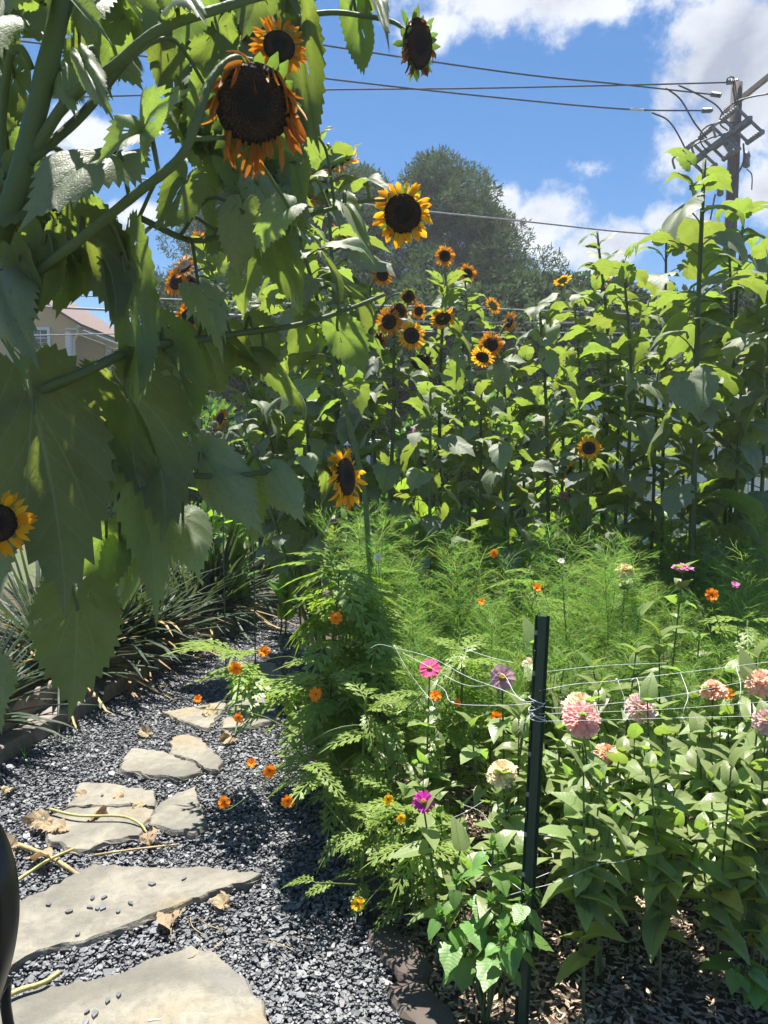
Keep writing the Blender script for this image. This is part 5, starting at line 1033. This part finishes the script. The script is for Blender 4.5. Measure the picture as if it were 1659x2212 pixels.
for k in range(5):
    a = rnd.uniform(0, 6.28); x, y = 440 + rnd.uniform(-60, 130), 2040 + rnd.uniform(-35, 30); stalk([(x, y, .02), (x + 40 * math.cos(a), y + 22 * math.sin(a), .03), (x + 90 * math.cos(a + .3), y + 40 * math.sin(a + .3), .02)], .0016, 'stalk', 'wiry dry twig tangled on the gravel behind the nearest flagstone')
tw_ = MB(); tube(tw_, [G(321, 2205, .045), G(335, 2203, .05), G(348, 2202, .045)], .0035, .002, 6, 4); tag(tw_.build('twig', MAT['trim']), 'tiny pale twig lying on the nearest flagstone', 'twig')

# --- black garden chair whose arm shows at the left edge
cl = Vector((-.80, 1.02, 0)); ch = empty('garden_chair', cl, 'black garden chair whose curved arm shows at the lower left edge', 'chair')
A = MB(); q = [P(-260, 1600, 1.05), P(-120, 1660, 1.04), P(-24, 1790, 1.02), P(12, 1880, 1.0), P(21, 1975, 1.0), P(12, 2060, 1.0), P(-6, 2130, 1.01), P(-30, 2200, 1.02)]
pp_ = curve_pts(q, 6); V = []; Fc = []
for i, t in enumerate(pp_):
    tn = (pp_[min(i + 1, len(pp_) - 1)] - pp_[max(i - 1, 0)]).normalized(); s = tn.cross(Vector((0, 1, 0))).normalized()
    for a in range(8): V.append(tuple(t + s * (.0075 * math.cos(a * .785)) + Vector((0, 1, 0)) * (.026 * math.sin(a * .785))))
for i in range(len(pp_) - 1):
    for a in range(8): Fc.append((i * 8 + a, i * 8 + (a + 1) % 8, i * 8 + 8 + (a + 1) % 8, i * 8 + 8 + a))
A.add(V, Fc); A.build('arm', MAT['black'], ch, org=cl)
A = MB(); tube(A, [P(-30, 2200, 1.02), P(12, 2120, 1.06), P(18, 2212, 1.08), Vector((-.55, 1.1, .4)), Vector((-.57, 1.12, 0))], .008, .008, 8, 5); A.build('leg', MAT['black'], ch, org=cl)
for (x, y) in ((-1.05, 1.12), (-1.05, .7), (-.57, .7)): A = MB(); tube(A, [(x, y, 0), (x, y, .25), (x, y, .45)], .011, .011, 8, 3); A.build('leg', MAT['black'], ch, org=cl)
A = MB(); box(A, (-.81, .92, .45), (.5, .48, .025), bev=.01); A.build('seat', MAT['black'], ch, org=cl)
A = MB(); box(A, (-.81, .68, .75), (.5, .025, .55), bev=.01); A.build('backrest', MAT['black'], ch, org=cl)

# ------------------------------------------------------------------ utility pole and lines
pole_top = P(1592, 180, 21.0); pl = Vector((pole_top.x - .05, 21.0, 0)); up = empty('utility_pole', pl, 'weathered wooden utility pole with crossarm and switch gear at the upper right', 'utility pole')
mb = MB(); tube(mb, [pl, pl.lerp(pole_top, .5), pole_top], .19, .145, 16, 4); mb.build('pole', MAT['pole'], up, org=pl)
def beam(name, a, b, wd, ht, mat): 
    a, b = Vector(a), Vector(b); mb = MB(); M = frame((a + b) / 2, b - a, (0, 0, 1)); box(mb, (0, 0, 0), (wd, (b - a).length, ht), M); mb.build(name, MAT[mat], up, smooth=False, org=pl)
a0, b0 = P(1567, 240, 22.25), P(1680, 150, 19.8); beam('crossarm', a0, b0, .10, .13, 'arm')
s0, s1 = P(1492, 352, 22.2), P(1622, 255, 19.6); beam('switch_arm', s0, s1, .10, .12, 'galv')
def insulator(a, b, r=.06, n=5):
    a, b = Vector(a), Vector(b); prof = []; L = (b - a).length
    for k in range(n): z = L * (k + .2) / n; prof += [(r * .35, z), (r, z + L * .25 / n), (r * .9, z + L * .4 / n), (r * .35, z + L * .5 / n)]
    mb = MB(); M = frame(a, (0, 1, 0), (0, 0, 1)); d = (b - a).normalized(); x = d.orthogonal().normalized(); y = d.cross(x); M = Matrix(((x.x, y.x, d.x, a.x), (x.y, y.y, d.y, a.y), (x.z, y.z, d.z, a.z), (0, 0, 0, 1)))
    lathe(mb, prof, 10, M); mb.build('insulator', MAT['insul'], up, org=pl)
for (ax, ay, bx, by) in ((1575, 178, 1602, 175), (1541, 203, 1565, 206), (1522, 239, 1545, 238)): insulator(P(ax - 5, ay, 20.9), P(bx - 8, by, 21), .07, 6)
for f in (.12, .48, .86):                # three switches on the lower arm
    c = s0.lerp(s1, f); ar = (s1 - s0).normalized(); sd_ = Vector((1, 0, 0)); dn = Vector((0, 0, -1))
    e1, e2 = c + Vector((-.30, 0, .28)), c + Vector((.36, 0, -.30)); off = ar * .28
    for sg in (-1, 1): beam('switch_bar', e1 + off * sg + Vector((0, 0, .0)), e2 + off * sg, .05, .06, 'galv')
    beam('switch_bar', e1 * .5 + e2 * .5 - off, e1 * .5 + e2 * .5 + off, .16, .14, 'galv')
    insulator(e1 - off * 1.3, e1 + off * 1.1, .075, 7); insulator(e2 - off * 1.2, e2 + off * 1.2, .08, 7)
    tubeA = MB(); tube(tubeA, [e1 - off * 1.3, e1 - off * 1.8 - Vector((.12, 0, .1)), e1 - off * 2 - Vector((.02, 0, .35))], .035, .03, 8, 4); tubeA.build('contact_arm', MAT['galv'], up, org=pl)
beam('bracket', P(1570, 300, 21), P(1590, 330, 20.9), .14, .3, 'galv')
for (x, y, hgt) in ((1613, 345, .42), (1556, 405, .45)): A = MB(); lathe(A, [(.05, -hgt / 2), (.09, -hgt / 2.4), (.075, 0), (.1, hgt / 6), (.06, hgt / 2)], 10, Matrix.Translation(P(x, y, 20.8))); A.build('arrester', MAT['insul'], up, org=pl)
def drop(pts, r, label=None):
    mb = MB(); tube(mb, [P(*t) for t in pts], r, r, 6, 6); mb.build('jumper_wire', MAT['wire'], up, org=pl)
drop([(1438, 190, 20.9), (1470, 215, 20.9), (1500, 265, 21), (1528, 300, 21)], .022); drop([(1408, 243, 20.7), (1445, 262, 20.8), (1475, 310, 21), (1492, 355, 21.5)], .022); drop([(1466, 184, 20.9), (1510, 205, 20.9), (1550, 230, 21), (1570, 262, 21)], .022)
drop([(1659, 203, 20), (1620, 210, 20.5), (1585, 222, 20.8), (1560, 245, 20.8), (1556, 268, 20.8), (1572, 282, 20.8)], .022); drop([(1600, 262, 20.6), (1540, 268, 20.7), (1515, 285, 20.8), (1515, 310, 20.8), (1530, 328, 20.9)], .02); drop([(1590, 282, 20.7), (1530, 300, 20.8), (1490, 320, 21), (1478, 345, 21.3), (1490, 370, 21.5)], .02)
drop([(1606, 310, 20.7), (1606, 350, 20.7), (1585, 385, 20.7), (1560, 400, 20.8)], .025); drop([(1613, 365, 20.8), (1624, 378, 20.8), (1624, 410, 20.8)], .015); drop([(1545, 420, 20.8), (1538, 455, 20.8), (1530, 500, 20.9)], .022)
drop([(1569, 178, 20.9), (1573, 168, 20.9), (1584, 167, 20.9), (1586, 176, 20.9)], .02)
def line(label, pts, r, mat='wire', group='power lines'):
    mb = MB(); tube(mb, [P(*t) for t in pts], r, r, 5, 8, cap=False); tag(mb.build('power_line', MAT[mat]), label, 'power line', group)
line('power line running level from the pole top across the blue sky', [(1572, 178, 20.9), (1340, 184, 20.7), (1000, 191, 20.5), (690, 194, 20.3), (300, 206, 20), (-300, 222, 19.6)], .021)
line('power line climbing leftwards, the uppermost at the left', [(1556, 206, 20.9), (1340, 182, 20.3), (1110, 158, 19.4), (690, 96, 18), (300, 30, 16.6), (-300, -70, 14.6)], .021)
line('power line with a pale splice, lowest of the three from the pole top', [(1540, 239, 20.9), (1340, 235, 20.5), (1000, 203, 19.6), (690, 168, 18.8), (300, 120, 17.8), (-300, 46, 16.2)], .021)
A = MB(); tube(A, [P(1362, 236, 20.5), P(1390, 237.5, 20.6)], .035, .035, 8, 2, smooth=False); tag(A.build('wire_splice', MAT['trim']), 'pale splice sleeve on the lowest of the three power lines', 'wire splice')
line('thin grey cable sagging in front of the pine top', [(1600, 515, 20.9), (1370, 503, 20.8), (1150, 480, 20.6), (925, 457, 20.3), (760, 438, 20), (300, 385, 19), (-300, 320, 18)], .022, 'cable')
line('grey cable crossing behind the sunflower heads, upper of the low bundle', [(1655, 690, 20.9), (1200, 672, 21), (900, 662, 21), (600, 655, 21), (200, 640, 21), (-300, 622, 21)], .02, 'cable', 'low cables')
line('thick grey cable, brightest of the low bundle behind the sunflowers', [(1655, 702, 20.9), (1300, 698, 20.9), (1000, 696, 20.9), (700, 688, 20.9), (200, 668, 21), (-300, 640, 21)], .034, 'cable', 'low cables')
line('thin dark cable lowest of the bundle behind the sunflowers', [(1655, 722, 20.9), (1100, 718, 20.9), (700, 716, 20.9), (200, 722, 21), (-300, 735, 21)], .018, 'cable', 'low cables')

# ------------------------------------------------------------------ trees
def tuft_mesh(name, mat, blobs, n, ln, wd, seed, per=6):
    rg = np.random.default_rng(seed); W = np.array([b[3] * b[4] for b in blobs]) ** 1.5; idx = rg.choice(len(blobs), n, p=W / W.sum()); B = np.array(blobs)[idx]
    d = rg.normal(size=(n, 3)); d /= np.linalg.norm(d, axis=1, keepdims=True); rr = rg.random(n) ** .33 * .35 + .68
    c = B[:, :3] + d * rr[:, None] * np.stack([B[:, 3], B[:, 3], B[:, 4]], 1); V = []; 
    c = np.repeat(c, per, 0); dd = np.repeat(d, per, 0); m = n * per; a = rg.normal(size=(m, 3)) + dd * .9 + np.array([0, 0, .35]); a /= np.linalg.norm(a, axis=1, keepdims=True)
    s = np.cross(a, rg.normal(size=(m, 3))); s /= np.linalg.norm(s, axis=1, keepdims=True); L = ln * rg.uniform(.6, 1.3, (m, 1)); w_ = wd * rg.uniform(.6, 1.3, (m, 1))
    c = c + rg.normal(0, ln * .25, (m, 3)); V = np.stack([c, c + a * L * .5 - s * w_, c + a * L, c + a * L * .5 + s * w_], 1).reshape(-1, 3); i = (np.arange(m) * 4)[:, None]
    mb = MB(); mb.v = [V]; mb.n = len(V); mb.f = (i + np.arange(4)[None]).tolist(); mb.uv = [np.zeros((len(V), 2))]; mb.col = [np.full(len(V), .5)]; return mb.mesh(name, mat)
def pine_parts(h, wd, seed, z0=.3, nb=46, n=8500, ln=.24, wl=.026, mat='tree_leaf', round_=False):
    rg = random.Random(seed); st = MB(); top = Vector((rg.uniform(-.2, .2), rg.uniform(-.2, .2), h * .96)); tr = tube(st, [(0, 0, 0), (rg.uniform(-.15, .15), 0, h * .45), top], h * .016 + .04, .04, 8, 5); blobs = []
    for k in range(nb):
        f = z0 + (1 - z0) * (k + .5) / nb; q = along(tr, f); a = k * 2.4 + rg.uniform(-.5, .5); u = (f - z0) / (1 - z0); prof = math.sin(math.pi * min(1, .18 + .82 * u)) ** .7 if not round_ else math.sqrt(max(.05, 1 - (2 * u - 1) ** 2))
        l = wd / 2 * prof * rg.uniform(.35, 1.2); e = q + Vector((math.cos(a) * l, math.sin(a) * l, l * rg.uniform(.0, .35)))
        tube(st, [q, q.lerp(e, .5) + Vector((0, 0, .1)), e], max(.02, .05 * (1 - u)), .012, 5, 3, cap=False); r = wd * rg.uniform(.09, .15)
        blobs.append((e.x, e.y, e.z, r, r * rg.uniform(.55, .85))); m_ = q.lerp(e, .6); blobs.append((m_.x, m_.y, m_.z + .1, r * .8, r * .55))
    blobs.append((top.x, top.y, top.z, wd * .06, wd * .10))
    return st.mesh('trunk', MAT['bark']), tuft_mesh('crown', MAT[mat], blobs, n, ln, wl, seed)
PINE = [pine_parts(13, 7.5, 1), pine_parts(13, 6, 2), pine_parts(12, 8, 3)]
BROAD = [pine_parts(6, 5, 11, .05, 40, 4600, .22, .06, round_=True), pine_parts(6, 6, 12, .03, 44, 4600, .22, .06, round_=True)]
BUSH = [pine_parts(2.2, 2.4, 21, .02, 30, 2600, .16, .045, 'bush_leaf', True)]
def tree(name, parts, px, Y, ztop, base_h, label, group, sx=1.0, rot=0.0):
    x = P(px, 967, Y).x; s = ztop / base_h; o = empty(name, (x, Y, 0), label, name.replace('_', ' '), group); M = Matrix.Rotation(rot, 4, 'Z') @ Matrix.Diagonal((s * sx, s * sx, s, 1)); link('trunk', parts[0], o, M); link('crown', parts[1], o, M); return o
def zt(py, Y): return P(0, py, Y).z
tree('pine_tree', PINE[0], 945, 30, zt(345, 30), 13, 'tall broad pine tree with the highest top in the middle of the picture', 'pine trees beyond the garden', 1.0)
tree('pine_tree', PINE[2], 1050, 31, zt(455, 31), 12, 'pine tree with a rounded shoulder just right of the highest pine', 'pine trees beyond the garden', .85, 1)
tree('pine_tree', PINE[1], 800, 29, zt(365, 29), 13, 'pine tree left of the highest pine behind the nodding sunflower', 'pine trees beyond the garden', 1.0, 2)
tree('pine_tree', PINE[0], 720, 28, zt(372, 28), 13, 'pine tree directly above the orange head at centre left', 'pine trees beyond the garden', 1.0, 5)
tree('pine_tree', PINE[2], 640, 31, zt(375, 31), 12, 'pine tree seen through the gap under the big sunflower head', 'pine trees beyond the garden', .9, 3)
tree('pine_tree', PINE[0], 500, 33, zt(380, 33), 13, 'pine tree mostly hidden by the near sunflower leaves', 'pine trees beyond the garden', .8, 4)
tree('pine_tree', PINE[1], 20, 34, zt(525, 34), 13, 'dark pine tree behind the tan house at the far left', 'pine trees beyond the garden', 1.2, 4)
for k, (px, Y, py, lab) in enumerate([(470, 24, 620, 'dark leafy tree behind the rusty orange sunflower heads'), (620, 25, 600, 'dark leafy tree behind the middle sunflower leaves'), (760, 24, 640, 'dark leafy tree below the left pine'), (900, 26, 620, 'dark leafy tree under the highest pine'), (1040, 24, 640, 'dark leafy tree under the rounded shoulder pine'), (1160, 27, 625, 'dark leafy tree right of the pines, its top against the cloud'), (1270, 26, 660, 'dark leafy tree behind the first tall sunflowers of the right row'), (1380, 25, 680, 'dark leafy tree left of the utility pole'), (1480, 26, 660, 'dark leafy tree behind the straight tallest sunflower'), (1600, 25, 640, 'dark leafy tree at the foot of the utility pole'), (1720, 26, 600, 'dark leafy tree at the right edge')]):
    tree('leafy_tree', BROAD[k % 2], px, Y, zt(py, Y), 6, lab, 'dark leafy trees behind the road', 1.15, k)
for k, (px, Y, py) in enumerate([(350, 13.5, 900), (450, 14, 880), (560, 14.5, 1000), (880, 14, 985), (980, 13.5, 880), (1080, 13.8, 900), (1180, 13.5, 890)]):
    tree('shrub', BUSH[0], px, Y, max(.9, zt(py, Y)), 2.2, 'loose green shrub in the hedge between the garden and the road', 'shrubs along the road', 1.0, k)

# ------------------------------------------------------------------ house
HY = 28.0; hc = P(158, 900, HY).x; hl = Vector((hc, HY, 0)); ho = empty('house', hl, 'two storey tan house with lap siding and white corner trim behind the leaves', 'house')
ez = P(158, 716, HY).z
def wall_lap(name, a, b, z0, z1):        # lap siding: each board leans out at its lower edge
    a, b = Vector(a), Vector(b); nrm = (b - a).cross(Vector((0, 0, 1))).normalized(); mb = MB(); z = z0
    while z < z1 - 1e-3:
        zz = min(z + .155, z1); V = [a + nrm * .02 + Vector((0, 0, z)), b + nrm * .02 + Vector((0, 0, z)), b + Vector((0, 0, zz)), a + Vector((0, 0, zz)), a + Vector((0, 0, z)), b + Vector((0, 0, z))]
        mb.add([tuple(v) for v in V], [(0, 1, 2, 3), (4, 5, 1, 0)]); z = zz
    return mb.build(name, MAT['siding'], ho, smooth=False, org=hl)
wall_lap('wall', (hc - 9, HY, 0), (hc, HY, 0), 0, ez); wall_lap('wall', (hc, HY, 0), (hc, HY + 9, 0), 0, ez)
def hb(name, c, s, mat): mb = MB(); box(mb, c, s); return mb.build(name, MAT[mat], ho, smooth=False, org=hl)
hb('corner_trim', (hc - .07, HY - .04, ez / 2), (.19, .04, ez), 'trim'); hb('corner_trim', (hc + .045, HY + .06, ez / 2), (.045, .18, ez), 'trim')
A = MB(); tube(A, [(hc + .42, HY - .3, ez + .16), (hc + .40, HY - .25, ez - .05), (hc + .18, HY - .06, ez - .35), (hc + .17, HY - .05, ez - .6), (hc + .17, HY - .05, .2)], .055, .055, 8, 4); A.build('downspout', MAT['gutter'], ho, org=hl)
hb('gutter', (hc + .50, HY + 4.3, ez + .16), (.14, 9.4, .13), 'gutter'); hb('soffit', (hc + .22, HY + 4.3, ez + .04), (.44, 9.4, .06), 'gutter')
mb = MB(); rp = [(hc - 9.4, ez - .0), (hc - 4.5, ez + 3.2), (hc + .58, ez + .12), (hc + .58, ez + .22), (hc - 4.5, ez + 3.34), (hc - 9.5, ez + .15)]
mb.add([(x, y, z) for y in (HY - .4, HY + 9.2) for x, z in rp], [(0, 1, 2, 3, 4, 5), (11, 10, 9, 8, 7, 6)] + [(i, 6 + i, 6 + (i + 1) % 6, (i + 1) % 6) for i in range(6)]); mb.build('roof', MAT['shingle'], ho, smooth=False, org=hl)
mb = MB(); mb.add([(hc - 9, HY, ez), (hc, HY, ez), (hc + .55, HY, ez + .06), (hc + .55, HY, ez + .14), (hc - 4.5, HY, ez + 3.22), (hc - 9, HY, ez + .24)], [(0, 1, 2, 3, 4, 5)]); mb.build('gable', MAT['siding'], ho, smooth=False, org=hl)
def window(c, wd, ht, side):             # side 0: faces us, 1: faces right
    M = Matrix.Translation(c) @ (Matrix.Rotation(R(90), 4, 'Z') if side else Matrix.Identity(4)); mb = MB()
    for (x, z, sx, sz) in ((-wd / 2, 0, .11, ht + .1), (wd / 2, 0, .11, ht + .1), (0, ht / 2, wd - .11, .11), (0, -ht / 2 - .01, wd - .11, .13)): box(mb, (x, -.04, z), (sx, .07, sz), M)
    f = mb.build('window', MAT['trim'], ho, smooth=False, org=hl); g_ = MB(); box(g_, (0, -.012, 0), (wd - .1, .01, ht - .1), M); g_.build('pane', MAT['glass'], f, smooth=False, org=hl); m = MB()
    for x in (-wd / 6, wd / 6): box(m, (x, -.025, 0), (.025, .015, ht - .11), M)
    for z in (-ht / 4, ht / 4): box(m, (0, -.028, z), (wd - .11, .015, .025), M)
    box(m, (0, -.034, 0), (wd - .11, .03, .06), M); m.build('muntins', MAT['trim'], f, smooth=False, org=hl)
wz = P(100, 750, HY).z; window(Vector((hc - 1.25, HY, wz)), .95, 1.35, 0); yw = 31.9; window(Vector((hc, yw, P(238, 795, yw).z)), .9, 1.75, 1)
lz = P(110, 815, HY - 2).z               # lower porch
mb = MB(); x1 = P(132, 815, HY - 2).x; mb.add([(hc - 6, HY - 2, lz), (x1, HY - 2, lz), (x1 - .5, HY - .02, lz + .75), (hc - 6, HY - .02, lz + .75), (hc - 6, HY - 2, lz - .06), (x1, HY - 2, lz - .06)], [(0, 1, 2, 3), (4, 5, 1, 0)]); mb.build('porch_roof', MAT['shingle'], ho, smooth=False, org=hl)
hb('fascia', ((hc - 6 + x1) / 2, HY - 2.02, lz - .10), (x1 - hc + 6, .04, .16), 'trim'); hb('porch_wall', ((hc - 6 + x1) / 2, HY - 1.0, (lz - .2) / 2), (x1 - hc + 5.6, 1.9, lz - .2), 'gutter')

# ------------------------------------------------------------------ parked car
cx0 = P(728, 955, 18).x; co = empty('parked_car', (cx0, 18, 0), 'white parked car whose roof shows between the sunflower stems', 'car')
prof = [(-2.25, .35), (-2.3, .75), (-2.2, 1.02), (-1.35, 1.12), (-.85, 1.55), (-.35, 1.68), (.9, 1.70), (1.75, 1.62), (2.12, 1.10), (2.25, .85), (2.25, .38), (1.75, .30), (-1.75, .30)]
def car_ext(pf, y0, y1, mat, name, parent, inset=0.0):
    n = len(pf); V = []
    for y, k in ((y0, .94), (y0 + .12, 1), (y1 - .12, 1), (y1, .94)): V += [(x * (k if z > 1.1 else 1), y + (0 if z < 1.15 else (.1 if y < 0 else -.1)), z - (1 - k) * .3 * (z > 1.4)) for x, z in pf]
    Fc = [tuple(range(n)), tuple(range(4 * n - 1, 3 * n - 1, -1))] + [(r * n + i, r * n + n + i, r * n + n + (i + 1) % n, r * n + (i + 1) % n) for r in range(3) for i in range(n)]; mb = MB(); mb.add(V, Fc); return mb.build(name, MAT[mat], parent, smooth=False)
body = car_ext(prof, -.92, .92, 'car_paint', 'body', co)
for pf in ([(-1.12, 1.16), (-.72, 1.5), (-.30, 1.58), (-.30, 1.16)], [(-.2, 1.16), (-.2, 1.59), (.72, 1.60), (.72, 1.16)], [(.82, 1.16), (.82, 1.60), (1.55, 1.54), (1.82, 1.16)]):
    for sg in (-1, 1): mb = MB(); mb.add([(x, sg * (.925 if z < 1.3 else .835), z) for x, z in pf], [(0, 1, 2, 3)]); mb.build('side_window', MAT['glass'], co, smooth=False)
mb = MB(); mb.add([(-1.36, -.72, 1.14), (-1.36, .72, 1.14), (-.87, .66, 1.54), (-.87, -.66, 1.54)], [(0, 1, 2, 3)]); mb.build('windscreen', MAT['glass'], co, smooth=False)
for sg in (-1, 1):
    A = MB(); tube(A, [(-.5, sg * .7, 1.70), (.3, sg * .7, 1.75), (1.5, sg * .7, 1.68)], .02, .02, 6, 4); A.build('roof_rail', MAT['galv'], co)
    A = MB(); box(A, (-2.26, sg * .66, .86), (.10, .36, .15), bev=.02); A.build('headlight', MAT['lamp_clear'], co, smooth=False); A = MB(); box(A, (2.22, sg * .74, .98), (.10, .2, .3), bev=.02); A.build('tail_light', MAT['lamp_red'], co, smooth=False)
    for xw in (-1.4, 1.35):
        A = MB(); lathe(A, [(.18, -.11), (.31, -.11), (.34, -.06), (.34, .06), (.31, .11), (.18, .11)], 20, Matrix.Translation((xw, sg * .86, .34)) @ Matrix.Rotation(R(90), 4, 'X')); wq = A.build('wheel', MAT['rubber'], co)
        A = MB(); lathe(A, [(.02, -.118), (.2, -.118), (.2, .118), (.02, .118)], 14, Matrix.Translation((xw, sg * .86, .34)) @ Matrix.Rotation(R(90), 4, 'X')); A.build('rim', MAT['galv'], wq, smooth=False)

# ------------------------------------------------------------------ white shed at the right
wa, wb = Vector((3.55, 13.6, 0)), Vector((5.4, 8.6, 0)); sh = empty('white_shed', wa, 'plain white boarded shed half hidden behind the right hand sunflowers', 'shed'); d = (wb - wa).normalized(); nrm = Vector((-d.y, d.x, 0)); nrm = nrm if nrm.x > 0 else -nrm
L = (wb - wa).length; hgt = 2.55; mb = MB(); M = Matrix(((d.x, nrm.x, 0, wa.x), (d.y, nrm.y, 0, wa.y), (0, 0, 1, 0), (0, 0, 0, 1)))
for k in range(int(L / .2)): box(mb, (.1 + k * .2, 0, hgt / 2), (.196, .03, hgt), M)
box(mb, (L / 2, .9, hgt / 2), (L, 1.74, hgt), M); mb.build('wall', MAT['shed'], sh, smooth=False, org=wa)
mb = MB(); box(mb, (L / 2, .88, hgt + .04), (L + .2, 1.95, .07), M); mb.build('roof', MAT['trim'], sh, smooth=False, org=wa); mb = MB(); box(mb, (-.03, -.0, hgt / 2), (.05, .06, hgt), M); mb.build('corner_trim', MAT['trim'], sh, smooth=False, org=wa)

# ------------------------------------------------------------------ thin summer haze
mb = MB(); box(mb, (0, 600, 8.5), (2000, 2000, 21)); hz = mb.build('haze', None, smooth=False); tag(hz, 'thin pale summer haze softening the far trees', 'haze', kind='stuff')
m, t, out = new_mat('summer_haze'); v = t.node('ShaderNodeVolumePrincipled'); v.inputs['Density'].default_value = 0.0017; v.inputs['Color'].default_value = (0.92, 0.95, 1.0, 1); v.inputs['Anisotropy'].default_value = 0.3
t.l.new(v.outputs[0], out.inputs['Volume']); hz.data.materials.clear(); hz.data.materials.append(m)
